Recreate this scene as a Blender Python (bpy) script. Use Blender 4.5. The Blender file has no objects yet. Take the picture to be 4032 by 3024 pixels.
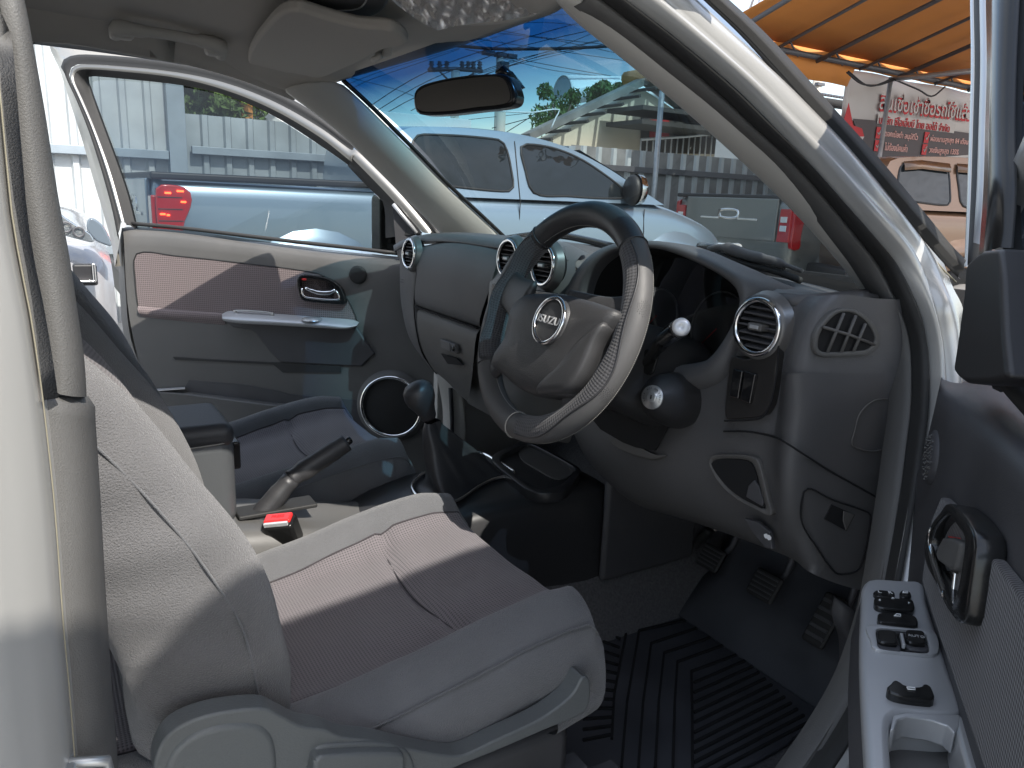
import bpy, bmesh, math, random
from mathutils import Vector as V, Matrix, Euler
random.seed(7)
sc = bpy.context.scene
COL = sc.collection
# ---------------------------------------------------------------- camera frame
RX = V((.51833955, .85423677, .04004558)); RY = V((-.221487, .08887115, .97110526)); RZ = V((.82599493, -.51223184, .23526777))
CAM = V((1.33, 0, 1.35))
F = 3028.0
ZO = dict(M=(0, 0, 4032/2212), A=(0, 0), B=(1300, 0), C=(2632, 0), D=(1500, 800), E=(0, 850), F=(2500, 900), G=(0, 1974),
          H=(1000, 1500), I=(2200, 1974), K=(3100, 1974), L=(1000, 1974), N=(3400, 1100, .482), O=(3500, 800, .2412), P=(0, 0, .3165), Q=(0, 1300, .3165))
def ray(z, x, y):
    o = ZO[z]; s = o[2] if len(o) > 2 else .6329
    u = (o[0]+x*s-2016)/F; v = -(o[1]+y*s-1512)/F
    return RX*u + RY*v - RZ
def at(z, x, y, ax, val=None):
    r = ray(z, x, y)
    if isinstance(ax, tuple):
        p, n = ax; t = (p-CAM).dot(n)/r.dot(n)
    else:
        i = 'xyz'.index(ax); t = (val-CAM[i])/r[i]
    return CAM + r*t
def ats(z, pts, ax, val=None):
    return [at(z, a[0], a[1], ax if len(a) < 3 or isinstance(ax, tuple) else ax, (a[2] if len(a) > 2 else val)) for a in pts]
# ---------------------------------------------------------------- materials
MATS = {}
def mat(name, col, rough=.5, metal=0, bump=None, noise=None, coat=0, spec=.5, sheen=0, alpha=None, emit=None):
    m = bpy.data.materials.new(name); m.use_nodes = True
    nt = m.node_tree; b = nt.nodes['Principled BSDF']
    b.inputs['Base Color'].default_value = (*col, 1); b.inputs['Roughness'].default_value = rough
    b.inputs['Metallic'].default_value = metal; b.inputs['Coat Weight'].default_value = coat
    b.inputs['Coat Roughness'].default_value = .06
    b.inputs['Specular IOR Level'].default_value = spec
    b.inputs['Sheen Weight'].default_value = sheen
    if emit: b.inputs['Emission Color'].default_value = (*emit[0], 1); b.inputs['Emission Strength'].default_value = emit[1]
    tc = nt.nodes.new('ShaderNodeTexCoord')
    if noise:                        # (scale, amount)
        n = nt.nodes.new('ShaderNodeTexNoise'); n.inputs['Scale'].default_value = noise[0]; n.inputs['Detail'].default_value = 5
        nt.links.new(tc.outputs['Object'], n.inputs['Vector'])
        mp = nt.nodes.new('ShaderNodeMapRange'); mp.inputs[1].default_value = .3; mp.inputs[2].default_value = .7
        mp.inputs[3].default_value = 1-noise[1]; mp.inputs[4].default_value = 1+noise[1]
        nt.links.new(n.outputs['Fac'], mp.inputs[0])
        mx = nt.nodes.new('ShaderNodeVectorMath'); mx.operation = 'SCALE'; mx.inputs[0].default_value = col
        nt.links.new(mp.outputs[0], mx.inputs['Scale']); nt.links.new(mx.outputs[0], b.inputs['Base Color'])
        r2 = nt.nodes.new('ShaderNodeMapRange'); r2.inputs[1].default_value = .3; r2.inputs[2].default_value = .7
        r2.inputs[3].default_value = max(.02, rough-.08); r2.inputs[4].default_value = min(1, rough+.08)
        nt.links.new(n.outputs['Fac'], r2.inputs[0]); nt.links.new(r2.outputs[0], b.inputs['Roughness'])
    if bump:                         # (scale, strength, distance)
        n = nt.nodes.new('ShaderNodeTexNoise'); n.inputs['Scale'].default_value = bump[0]; n.inputs['Detail'].default_value = 3
        nt.links.new(tc.outputs['Object'], n.inputs['Vector'])
        bp = nt.nodes.new('ShaderNodeBump'); bp.inputs['Strength'].default_value = bump[1]; bp.inputs['Distance'].default_value = bump[2]
        nt.links.new(n.outputs['Fac'], bp.inputs['Height']); nt.links.new(bp.outputs[0], b.inputs['Normal'])
    MATS[name] = m
    return m
def glass(name, tint, refl=1.0, band=None, rough=0.0, opac=0):
    m = bpy.data.materials.new(name); m.use_nodes = True; nt = m.node_tree; nt.nodes.clear()
    o = nt.nodes.new('ShaderNodeOutputMaterial'); t = nt.nodes.new('ShaderNodeBsdfTransparent'); g = nt.nodes.new('ShaderNodeBsdfGlossy')
    g.inputs['Roughness'].default_value = rough
    mx = nt.nodes.new('ShaderNodeMixShader'); fr = nt.nodes.new('ShaderNodeFresnel'); fr.inputs['IOR'].default_value = 1.5
    mu = nt.nodes.new('ShaderNodeMath'); mu.operation = 'MULTIPLY'; mu.inputs[1].default_value = refl
    t.inputs['Color'].default_value = (*tint, 1)
    nt.links.new(fr.outputs[0], mu.inputs[0]); nt.links.new(mu.outputs[0], mx.inputs[0])
    nt.links.new(t.outputs[0], mx.inputs[1]); nt.links.new(g.outputs[0], mx.inputs[2]); nt.links.new(mx.outputs[0], o.inputs[0])
    if band:                         # blue sun band dyed into the top of a windscreen: follows the UV's v coordinate
        uv = nt.nodes.new('ShaderNodeUVMap'); sp = nt.nodes.new('ShaderNodeSeparateXYZ'); nt.links.new(uv.outputs[0], sp.inputs[0])
        cr = nt.nodes.new('ShaderNodeValToRGB'); e = cr.color_ramp.elements
        e[0].position = band[0]; e[0].color = (*tint, 1); e[1].position = band[1]; e[1].color = (*band[2], 1)
        if len(band) > 3:
            k = e.new(band[3]); k.color = (*band[4], 1)
        nt.links.new(sp.outputs['Y'], cr.inputs[0]); nt.links.new(cr.outputs[0], t.inputs['Color'])
    if opac:
        d = nt.nodes.new('ShaderNodeBsdfDiffuse'); d.inputs[0].default_value = (.8, .8, .8, 1); m2 = nt.nodes.new('ShaderNodeMixShader'); m2.inputs[0].default_value = opac
        nt.links.new(mx.outputs[0], m2.inputs[1]); nt.links.new(d.outputs[0], m2.inputs[2]); nt.links.new(m2.outputs[0], o.inputs[0])
    MATS[name] = m; return m
def M(n): return MATS[n]
# ---------------------------------------------------------------- objects
def tag(o, label=None, cat=None, group=None, kind=None):
    if label: o['label'] = label
    if cat: o['category'] = cat
    if group: o['group'] = group
    if kind: o['kind'] = kind
    return o
def empty(name, loc=(0, 0, 0), label=None, cat=None, group=None, parent=None):
    o = bpy.data.objects.new(name, None); COL.objects.link(o); o.location = loc; o.empty_display_size = .1
    if parent: par(o, parent)
    return tag(o, label, cat, group)
def par(o, p):
    if p is None: return
    o.parent = p; o.matrix_parent_inverse = wmat(p).inverted()
def wmat(o):
    m = Matrix.LocRotScale(o.location, o.rotation_euler, o.scale)
    return (wmat(o.parent) @ o.matrix_parent_inverse @ m) if o.parent else m
def mk(name, verts, faces, m, parent=None, smooth=True, sub=0, solid=0, bevel=0, bseg=2, face_cam=False, uv=None, crease=False, soff=-1):
    if face_cam and faces:
        s = 0
        for f in faces:
            p = [V(verts[i]) for i in f]
            n = (p[1]-p[0]).cross(p[2]-p[0]); c = sum(p, V())/len(p)
            s += n.dot(CAM-c)
        if s < 0: faces = [tuple(reversed(f)) for f in faces]
    me = bpy.data.meshes.new(name); me.from_pydata([tuple(v) for v in verts], [], faces); me.update()
    if smooth:
        for p in me.polygons: p.use_smooth = True
    if uv:
        ul = me.uv_layers.new(name='UVMap')
        for p in me.polygons:
            for li in p.loop_indices: ul.data[li].uv = uv[me.loops[li].vertex_index]
    o = bpy.data.objects.new(name, me); COL.objects.link(o)
    if m: me.materials.append(M(m) if isinstance(m, str) else m)
    if solid:
        md = o.modifiers.new('solid', 'SOLIDIFY'); md.thickness = solid; md.offset = soff; md.use_even_offset = False
    if bevel:
        md = o.modifiers.new('bevel', 'BEVEL'); md.width = bevel; md.segments = bseg; md.limit_method = 'ANGLE'; md.angle_limit = math.radians(40)
    if sub:
        md = o.modifiers.new('sub', 'SUBSURF'); md.levels = sub; md.render_levels = sub
    par(o, parent)
    return o
def spl(pts, n, closed=False):
    """smooth resample of a polyline (centripetal-ish Catmull-Rom, even arc length)"""
    P = [V(p) for p in pts]; m = len(P); out = []
    seg = m if closed else m-1
    for i in range(seg):
        p1 = P[i]; p2 = P[(i+1) % m]
        p0 = P[i-1] if (closed or i > 0) else p1*2-p2
        p3 = P[(i+2) % m] if (closed or i+2 < m) else p2*2-p1
        d = max((p2-p1).length, 1e-6)
        t1 = (p2-p0)/max((p1-p0).length+d, 1e-6)*d; t2 = (p3-p1)/max((p3-p2).length+d, 1e-6)*d
        for k in range(10):
            t = k/10; a = t*t*t; b = t*t
            out.append(p1*(2*a-3*b+1)+t1*(a-2*b+t)+p2*(-2*a+3*b)+t2*(a-b))
    out.append(P[0].copy() if closed else P[-1].copy())
    L = [0]
    for i in range(1, len(out)): L.append(L[-1]+(out[i]-out[i-1]).length)
    res = []; j = 0; cnt = n if closed else n-1
    for k in range(n):
        s = L[-1]*k/cnt
        while j < len(L)-2 and L[j+1] < s: j += 1
        f = (s-L[j])/max(L[j+1]-L[j], 1e-9); res.append(out[j].lerp(out[j+1], min(1, max(0, f))))
    return res
def grid(name, rows, m, parent=None, **k):
    h = len(rows); w = len(rows[0]); vs = [p for r in rows for p in r]
    cl = k.pop('closed', False); cr = k.pop('closed_rows', False)
    fs = []
    for i in range(h if cr else h-1):
        for j in range(w if cl else w-1):
            a = i*w+j; b = i*w+(j+1) % w; c = ((i+1) % h)*w+(j+1) % w; d = ((i+1) % h)*w+j
            fs.append((a, b, c, d))
    if k.pop('caps', False):
        fs.append(tuple(range(w))[::-1]); fs.append(tuple((h-1)*w+i for i in range(w)))
    if k.pop('uvs', False): k['uv'] = [(j/(w-1), i/(h-1)) for i in range(h) for j in range(w)]
    return mk(name, vs, fs, m, parent, **k)
def loft(name, curves, n, m, parent=None, **k):
    k.setdefault('face_cam', True)
    cl = k.get('closed', False)
    return grid(name, [spl(c, n, cl) if len(c) > 1 else c*n for c in curves], m, parent, **k)
def fix_normals(o):
    bm = bmesh.new(); bm.from_mesh(o.data); bmesh.ops.recalc_face_normals(bm, faces=bm.faces); bm.to_mesh(o.data); bm.free(); return o
def plate(name, pts, thick, m, parent=None, n=0, bevel=0, smooth=False, off=0, nrm=None, bseg=2, back=True):
    """closed outline (roughly planar) given real thickness, going away from the viewer"""
    P = spl(pts, n, True) if n else [V(p) for p in pts]
    if nrm is None:
        nrm = V()
        for i in range(len(P)): nrm += P[i].cross(P[(i+1) % len(P)])
        nrm.normalize()
        c = sum(P, V())/len(P)
        if nrm.dot(CAM-c) < 0: nrm = -nrm
    else: nrm = V(nrm).normalized()
    P = [p+nrm*off for p in P]
    k = len(P); vs = P+[p-nrm*thick for p in P]
    fs = [tuple(range(k)), tuple(range(2*k-1, k-1, -1))]+[(i, i+k, (i+1) % k+k, (i+1) % k) for i in range(k)]
    o = mk(name, vs, fs, m, parent, smooth=False, bevel=bevel, bseg=bseg); fix_normals(o)
    if bevel or smooth:
        for p in o.data.polygons: p.use_smooth = len(p.vertices) < 5 or bool(bevel)
        if bevel:
            try: o.modifiers['bevel'].harden_normals = True
            except Exception: pass
    return o
def ring(name, outer, inner, thick, m, parent=None, n=48, bevel=0, off=0, smooth=True):
    """flat frame between two closed outlines"""
    A = spl(outer, n, True); B = spl(inner, n, True)
    best = min(range(n), key=lambda s: (A[0]-B[s]).length); B = B[best:]+B[:best]
    c = sum(A, V())/n; nr = V()
    for i in range(n): nr += (A[i]-c).cross(A[(i+1) % n]-c)
    nr.normalize()
    if nr.dot(CAM-c) < 0: nr = -nr
    A = [p+nr*off for p in A]; B = [p+nr*off for p in B]
    rows = [A, B, [p-nr*thick for p in B], [p-nr*thick for p in A]]
    o = grid(name, rows, m, parent, closed=True, closed_rows=True, smooth=smooth, bevel=bevel); return fix_normals(o)
def tube(name, pts, r, m, parent=None, closed=False, n=0, seg=10, caps=True, flat=None, up=None, **k):
    P = spl(pts, n, closed) if n else [V(p) for p in pts]
    N = len(P); rows = []; prev = None
    for i in range(N):
        a = P[(i-1) % N] if (closed or i > 0) else P[i]; b = P[(i+1) % N] if (closed or i < N-1) else P[i]
        t = (b-a).normalized()
        if prev is None:
            u = V(up) if up else (V((0, 0, 1)) if abs(t.z) < .9 else V((1, 0, 0)))
        else: u = prev
        u = (u-t*u.dot(t)).normalized(); prev = u; w = t.cross(u)
        rr = r[min(len(r)-1, int(i*len(r)/N))] if isinstance(r, (list, tuple)) and len(r) != N else (r[i] if isinstance(r, (list, tuple)) else r)
        fl = flat or 1
        rows.append([P[i]+u*(rr*math.cos(q*2*math.pi/seg))+w*(rr*fl*math.sin(q*2*math.pi/seg)) for q in range(seg)])
    o = grid(name, rows, m, parent, closed=True, closed_rows=closed, caps=(caps and not closed), **k)
    return fix_normals(o)
def box(name, c, s, m, parent=None, rot=None, bevel=.004, bseg=2, smooth=True, taper=None, **k):
    c = V(c); vs = []
    for z in (-1, 1):
        for x, y in ((-1, -1), (1, -1), (1, 1), (-1, 1)):
            f = taper if (taper and z > 0) else 1
            v = V((x*s[0]/2*f, y*s[1]/2*f, z*s[2]/2)); vs.append((rot @ v if rot else v)+c)
    fs = [(3, 2, 1, 0), (4, 5, 6, 7), (0, 1, 5, 4), (1, 2, 6, 5), (2, 3, 7, 6), (3, 0, 4, 7)]
    o = mk(name, vs, fs, m, parent, smooth=bool(bevel), bevel=bevel, bseg=bseg, **k)
    if bevel: o.modifiers['bevel'].harden_normals = True
    return o
def frame(n, up=(0, 0, 1)):
    z = V(n).normalized(); u = V(up); x = u.cross(z)
    if x.length < 1e-4: x = V((1, 0, 0)).cross(z)
    x.normalize(); y = z.cross(x)
    return Matrix((x, y, z)).transposed()       # columns x (right), y (up), z (normal)
def lathe(name, c, axis, prof, m, parent=None, seg=32, sx=1, sy=1, up=(0, 0, 1), **k):
    R = frame(axis, up); rows = []
    for r, h in prof:
        rows.append([V(c)+R @ V((r*sx*math.cos(q*2*math.pi/seg), r*sy*math.sin(q*2*math.pi/seg), h)) for q in range(seg)])
    o = grid(name, rows, m, parent, closed=True, **k); return fix_normals(o)
def text(name, s, c, R, size, m, parent=None, ext=.0006, align='CENTER', sx=1, bold=0):
    cu = bpy.data.curves.new(name, 'FONT'); cu.body = s; cu.size = size; cu.extrude = ext; cu.align_x = align; cu.align_y = 'CENTER'; cu.offset = bold
    cu.resolution_u = 3
    o = bpy.data.objects.new(name, cu); COL.objects.link(o)
    dg = bpy.context.evaluated_depsgraph_get(); dg.update()
    me = bpy.data.meshes.new_from_object(o.evaluated_get(dg)); bpy.data.objects.remove(o)
    for v in me.vertices:
        p = v.co.copy(); p.x *= sx; v.co = V(c)+R @ p
    me.materials.clear(); me.materials.append(M(m)); me.name = name
    o = bpy.data.objects.new(name, me); COL.objects.link(o); par(o, parent); return o
# ================================================================ materials of the yard
mat('concrete', (.33, .32, .30), .9, bump=(60, .3, .004), noise=(3, .15))
mat('fence_sheet', (.35, .39, .41), .45, metal=.2, noise=(1.9, .22))
mat('fence_pale', (.46, .49, .50), .5, metal=.1, noise=(1.6, .22))
mat('fence_dark', (.20, .20, .20), .6, noise=(5, .25))
mat('fence_post', (.30, .35, .39), .45, metal=.3, noise=(4, .12))
mat('blue_paint', (.26, .345, .43), .32, metal=.6, coat=1, bump=(1500, .05, .0003))
mat('grey_paint', (.22, .23, .22), .32, metal=.5, coat=.8)
mat('tan_paint', (.16, .092, .055), .32, metal=.5, coat=.8)
mat('white_paint', (.27, .27, .28), .3, coat=1)
mat('black_trim', (.02, .02, .022), .5)
mat('tyre', (.02, .02, .02), .85)
mat('alloy', (.55, .55, .56), .3, metal=.9)
mat('dark_glass', (.014, .018, .021), .03, spec=.6, bump=(2.2, .35, .02))
mat('grey_glass', (.12, .15, .18), .1, coat=1)
mat('headlamp_glass', (.34, .38, .41), .12, metal=.7, coat=1, bump=(30, .4, .004))
mat('chrome', (.80, .80, .80), .10, metal=1)
mat('red_lens', (.42, .01, .015), .12, coat=1)
mat('lamp_glow', (.8, .02, .01), .3, emit=((1, .10, .02), 5.0))
mat('clear_lens', (.75, .77, .78), .08, coat=1, metal=.4)
mat('canvas', (.52, .195, .04), .75, noise=(1.5, .08))
MATS['canvas'].node_tree.nodes['Principled BSDF'].inputs['Transmission Weight'].default_value = 0
mat('steel', (.36, .38, .40), .4, metal=.6, noise=(20, .15))
mat('dark_steel', (.10, .10, .11), .5, metal=.3)
mat('vault_white', (.78, .79, .79), .8)
mat('banner_white', (.46, .43, .415), .7, noise=(2, .06))
mat('banner_grey', (.075, .062, .066), .7)
mat('banner_red', (.42, .012, .018), .6)
mat('beige_wall', (.60, .54, .42), .9, noise=(1.5, .06))
mat('old_roof', (.20, .185, .17), .8, noise=(2.5, .35))
mat('orange_tile', (.60, .26, .07), .8)
mat('wood_dark', (.05, .045, .04), .7)
mat('white_metal', (.72, .73, .73), .45, metal=.2)
mat('cable', (.015, .015, .02), .6)
mat('pole_concrete', (.45, .42, .37), .85)
mat('leaf', (.075, .13, .03), .6, noise=(6, .5))
mat('leaf_dark', (.035, .07, .02), .6, noise=(6, .5))
mat('bark', (.10, .08, .06), .9)
mat('interior_dark', (.02, .02, .02), .9)
# ================================================================ ground
GZ = .08
gm = MATS['concrete']
n = 40; S_ = 140
o = grid('ground', [[V((-60+S_*i/n, -50+S_*j/n, GZ)) for i in range(n+1)] for j in range(n+1)], 'concrete', None, smooth=False)
tag(o, kind='structure')
# ================================================================ fences
def sheet(name, x, y0, y1, z0, z1, pitch, depth, m, parent, mr=None):
    """trapezoid-ribbed steel sheet standing along y"""
    pts = []; y = y0
    while y < y1:
        pts += [(y, 0), (y+pitch*.60, 0), (y+pitch*.68, depth), (y+pitch*.9, depth), (y+pitch*.98, 0)]
        y += pitch
    rows = [[V((x+d, min(a, y1), z)) for a, d in pts] for z in (z0, z1)]
    o = grid(name, rows, m, parent, smooth=False, solid=.004)
    if mr:
        o.data.materials.append(M(mr))
        for i, p in enumerate(o.data.polygons):
            if i % 5 in (1, 2, 3): p.material_index = 1
    return o
f = empty('metal_fence', (-6.6, 0, GZ), 'tall pale ribbed sheet-metal fence section ending at a thick square post', 'fence')
sheet('panel', -6.6, -7, 1.12, GZ, 3.7, .2, .035, 'fence_pale', f)
for z in (1.60, .75, 2.9): box('rail', (-6.53, -2.95, z), (.06, 8.1, .075), 'fence_post', f)
box('post', (-6.56, 1.18, 1.9), (.14, .15, 3.6), 'fence_post', f)
f = empty('metal_fence', (-6.6, 3.5, GZ), 'lower grey ribbed sheet-metal fence behind the silver-blue pickup bed', 'fence')
sheet('panel', -6.6, 1.27, 5.6, GZ, 1.98, .205, .035, 'fence_sheet', f)
for z in (1.66, .75): box('rail', (-6.53, 3.45, z), (.06, 4.3, .07), 'fence_post', f)
box('post', (-6.53, 5.55, 1.0), (.1, .1, 1.95), 'fence_post', f)
f = empty('metal_fence', (-6.6, 8, GZ), 'striped grey and white ribbed fence below the house, with a dark rail', 'fence')
sheet('panel', -6.6, 5.62, 14.5, GZ, 2.0, .235, .03, 'fence_dark', f, 'fence_pale')
for z in (1.76, .75): box('rail', (-6.53, 10.05, z), (.06, 8.8, .07), 'dark_steel', f)
# ================================================================ generic double-cab pickup (local y = forward, tail at 0)
def lin(tab, y):
    if y <= tab[0][0]: return tab[0][1]
    for (a, u), (b, v) in zip(tab, tab[1:]):
        if y <= b: t = (y-a)/(b-a); t = t*t*(3-2*t) if False else t; return u+(v-u)*t
    return tab[-1][1]
def pickup(label, group, x, y0, paint, L=5.1, bed=1.55, brake=False, full=True, bars=False, visors=False, hz=0, mirror=True):
    """x = outer right side plane, y0 = tail; cab starts at y0+bed"""
    W = .88; cx = x-W; r = empty('parked_pickup', (cx, y0+L/2, GZ), label, 'pickup truck', group)
    def P(u, y, z): return V((cx+u, y0+y, z+GZ+hz))
    cab0 = bed; cab1 = cab0+2.75
    top = [(0, 1.31), (cab0, 1.29), (cab0+.02, 1.28), (cab0+1.7, 1.26), (cab0+2.1, 1.27), (cab0+2.5, 1.26), (L-.55, 1.13), (L-.2, .99), (L, .74)]
    wid = [(0, .85), (.15, .875), (L-1.0, .875), (L-.35, .80), (L, .60)]
    bot = [(0, .55), (.3, .42), (L-.4, .42), (L, .45)]
    stations = [0, .04, .3, .6, .9, 1.2, cab0-.02, cab0+.03, cab0+.5, cab0+1.1, cab0+1.7, cab0+2.1, cab0+2.5, L-.8, L-.5, L-.25, L-.08, L]
    stations = sorted(set(s for s in stations if 0 <= s <= L))
    # right and left body sides + bonnet
    rows = []
    for y in stations:
        w = lin(wid, y); t = lin(top, y); b = lin(bot, y)
        sec = [(w*.94, b), (w*.985, b+.10), (w, b+.30), (w*1.0, (b+t)/2+.08), (w*.985, t-.16), (w*.97, t-.05), (w*.93, t-.004)]
        rows.append([P(u, y, z) for u, z in sec]+([P(w*.6, y, t+(.06 if y > cab1-.9 else -.01)), P(0, y, t+(.08 if y > cab1-.9 else -.01))] if True else []))
    full_rows = [rr+[V((2*cx-p.x, p.y, p.z)) for p in rr[-2::-1]] for rr in rows]
    body = grid('body', full_rows, paint, r, caps=True, sub=1)
    # flared arches, wheels
    for wy in (.98, L-.95):
        for s in (1, -1):
            if not full and s < 0: continue
            a = []
            for k in range(13):
                th = math.pi*k/12
                a.append((math.cos(th), math.sin(th)))
            rw = []
            for rad, out in ((.62, .0), (.55, .035), (.49, .06), (.43, .062), (.41, .03)):
                rw.append([P(s*(W*.975+out), wy+c*rad, .42+q*rad) for c, q in a])
            o = grid('wheel_arch', rw, paint, r); fix_normals(o)
            c = P(s*(W-.10), wy, .37); ax = (s, 0, 0)
            lathe('wheel_well', c+V((s*.07, 0, .04)), ax, [(0, 0), (.43, 0), (.43, .09)], 'black_trim', r, seg=24)
            w_ = lathe('wheel', c, ax, [(.22, -.1), (.35, -.1), (.37, -.06), (.37, .11), (.35, .14), (.24, .14), (.22, .12)], 'tyre', r, seg=28)
            lathe('rim', c, ax, [(.23, .13), (.21, .10), (.08, .10), (.06, .13), (0, .13)], 'alloy', w_, seg=24)
    # cab greenhouse
    zb = 1.26; zt = 1.75
    def tum(z): return .855-(z-zb)*.27
    side = [(cab0+.03, zb), (cab0+.03, 1.48), (cab0+.06, 1.66), (cab0+.13, 1.715), (cab0+.35, 1.745), (cab0+.8, 1.76), (cab0+1.2, 1.735), (cab0+1.55, 1.67), (cab0+1.9, 1.545), (cab0+2.25, 1.38), (cab0+2.5, zb)]
    cs = spl([V((0, a, b)) for a, b in side], 34)
    rows = []
    for u in (1, .94, .6, 0, -.6, -.94, -1):
        rr = []
        for p in cs:
            z = p.z; ext = .05*(1-u*u); w = tum(min(z, zt))
            rr.append(P(u*w, p.y-(ext if p.y < cab0+.6 else -ext*1.2*(1 if p.y > cab0+1.4 else 0)), z+(ext*.5 if z > 1.5 else 0)))
        rows.append(rr)
    o = grid('cab', rows, paint, r); fix_normals(o)
    for s in (1, -1):
        vs = [P(s*tum(p.z), p.y, p.z) for p in cs]
        o = mk('cab_side', vs, [tuple(range(len(vs)))], paint, r, smooth=False); fix_normals(o)
        def win(nm, pts, vis=None):
            pts = [(a if a > .3 else a-.06, 1.315+(b-1.165)*.76) for a, b in pts]; vis = [(a, b+.02) for a, b in vis]
            if visors:
                k_ = (lambda a: .20+(a-.20)*.62) if nm == 'rear_window' else (lambda a: .74+(a-1.06)*.75)
                pts = [(k_(a), b) for a, b in pts]; vis = [(k_(a), b) for a, b in vis]
            q = [P(s*(tum(b)+.004), cab0+a, b) for a, b in pts]; q = spl([V(v) for v in q], 40, True)
            g = mk(nm, q, [tuple(range(40))], 'dark_glass', r, smooth=False); fix_normals(g)
            tube('window_seal', q, .009, 'black_trim', g, closed=True, seg=6)
            if visors and vis:
                rows = [[P(s*(tum(b)+o_), cab0+a, b+dz) for a, b in vis] for o_, dz in ((.006, .03), (.035, -.01), (.045, -.05))]
                grid('wind_deflector', rows, 'tan_paint', g, solid=.003)
        win('rear_window', [(.22, 1.24), (.20, 1.40), (.26, 1.62), (.34, 1.655), (.80, 1.665), (.93, 1.63), (.98, 1.3), (.97, 1.19), (.9, 1.165), (.5, 1.185), (.28, 1.215)], [(.22, 1.645), (.5, 1.665), (.96, 1.645)])
        win('front_window', [(1.16, 1.165), (1.10, 1.4), (1.08, 1.60), (1.14, 1.64), (1.4, 1.62), (1.65, 1.53), (1.9, 1.37), (2.06, 1.24), (2.10, 1.17), (1.9, 1.14), (1.5, 1.145)], [(1.06, 1.65), (1.35, 1.645), (1.7, 1.52)])
        # shut lines, handles
        for ly, z0, z1 in ((1.03, .5, 1.69), (.08, .9, 1.26), (2.28, .5, 1.22)):
            pts = [P(s*((W*.985 if z < 1.05 else (W*.972 if z <= 1.24 else tum(z)))+.002), cab0+ly+(0 if z < 1.15 else 0), z) for z in [z0+(z1-z0)*k/8 for k in range(9)]]
            tube('shut_line', pts, .004, 'black_trim', r, seg=5)
        for hy in (.28, 1.28):
            h = lathe('handle_cup', P(s*(W*.962), cab0+hy+.1, 1.10), (s, 0, .1), [(.055, .0), (.05, .004), (.02, .001), (0, .0)], 'black_trim' if paint == 'grey_paint' else 'alloy', r, seg=20, sx=1.1, sy=.8)
            tube('door_handle', [P(s*(W*.96), cab0+hy-.02, 1.11), P(s*(W*1.01), cab0+hy+.0, 1.11), P(s*(W*1.015), cab0+hy+.12, 1.108), P(s*(W*.97), cab0+hy+.22, 1.105)], .013, 'chrome', r, seg=8, n=12)
        if mirror:
            m = lathe('door_mirror', P(s*(.93), cab0+2.04, 1.37), (0, -1, 0), [(.0, .0), (.085, .005), (.10, -.03), (.09, -.10), (.05, -.14), (0, -.15)], 'black_trim', r, seg=20, sx=.95, sy=1.25)
            lathe('mirror_shell', P(s*(.95), cab0+2.08, 1.375), (0, 1, 0), [(.105, 0), (.10, .06), (.06, .10), (0, .115)], 'chrome', m, seg=20, sx=.95, sy=1.2)
        # tail lamps
        lamp = [(.02, .80), (.012, 1.0), (.015, 1.235), (.04, 1.262), (.17, 1.255), (.215, 1.21), (.205, 1.13), (.165, 1.04), (.15, .92), (.15, .80)]
        q = [P(s*(W*.985+.012), a, b) for a, b in lamp]
        tl = plate('tail_lamp', spl(q, 28, True), .05, 'red_lens', r, nrm=(s, 0, 0), bevel=.01)
        q2 = [P(s*(W*.96), -.012, .86), P(s*(W*.96), -.012, 1.2), P(s*(W*.80), -.012, 1.2), P(s*(W*.78), -.012, .86)]
        plate('lamp_face', q2, .05, 'red_lens', tl, nrm=(0, -1, 0), bevel=.01)
        if paint == 'grey_paint':
            for zz in (1.09, 1.0): box('lens_window', P(s*W*.87, -.016, zz), (.085, .01, .06), 'clear_lens', tl)
        if brake:
            for a, b, ln in ((.08, 1.215, .035), (.15, 1.228, .04), (.165, 1.165, .03), (.045, 1.09, .03), (.075, 1.085, .018), (.12, .99, .035)):
                box('led_cluster', P(s*(W*.985+.016), a, b), (.008, ln, .011), 'lamp_glow', tl, bevel=.002)
            for b in (1.19, 1.12, 1.05): box('lens_rib', P(s*(W*.985+.0125), .09, b), (.004, .14, .006), 'black_trim', tl, bevel=.001)
    # bed cap rails
    if bed > .5:
        for s in (1, -1):
            box('bed_rail', P(s*(W*.955-.02), bed/2-.02, 1.315), (.08, bed-.02, .045), 'black_trim', r, bevel=.015)
        box('bed_rail', P(0, .03, 1.315), (1.6, .07, .045), 'black_trim', r, bevel=.015)
        tg = box('tailgate', P(0, -.004, 1.08), (1.34, .03, .44), paint, r, bevel=.012)
        ring('handle_surround', [P(a, -.024, b) for a, b in ((-.14, 1.08), (-.14, 1.17), (.14, 1.17), (.14, 1.08))], [P(a, -.024, b) for a, b in ((-.11, 1.10), (-.11, 1.15), (.11, 1.15), (.11, 1.10))], .012, 'chrome', tg, n=24)
        for s in (-1, 1): box('chrome_strip', P(s*.28, -.022, 1.075), (.28, .01, .022), 'chrome', tg)
    box('rear_bumper', P(0, -.07, .58), (1.5, .16, .2), 'chrome' if paint == 'grey_paint' else 'black_trim', r, bevel=.03)
    # windscreen
    rows = [[P(u*w, y, z) for u in (-1, -.5, 0, .5, 1)] for w, y, z in ((.74, cab0+2.45, 1.28), (.69, cab0+2.05, 1.49), (.64, cab0+1.68, 1.655))]
    grid('windscreen', [[p+V((0, .04, .02)) for p in q] for q in rows], 'dark_glass', r)
    # lower front
    box('grille', P(0, L-.02, .78), (.9, .1, .2), 'chrome', r, bevel=.03)
    for s in (1, -1): box('headlamp', P(s*.62, L-.13, .85), (.34, .3, .17), 'clear_lens', r, bevel=.04)
    return r
pickup('silver-blue double-cab pickup alongside, its red tail lamp glowing', None, -3.8, .62, 'blue_paint', L=5.15, bed=1.55, brake=True)
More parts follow.
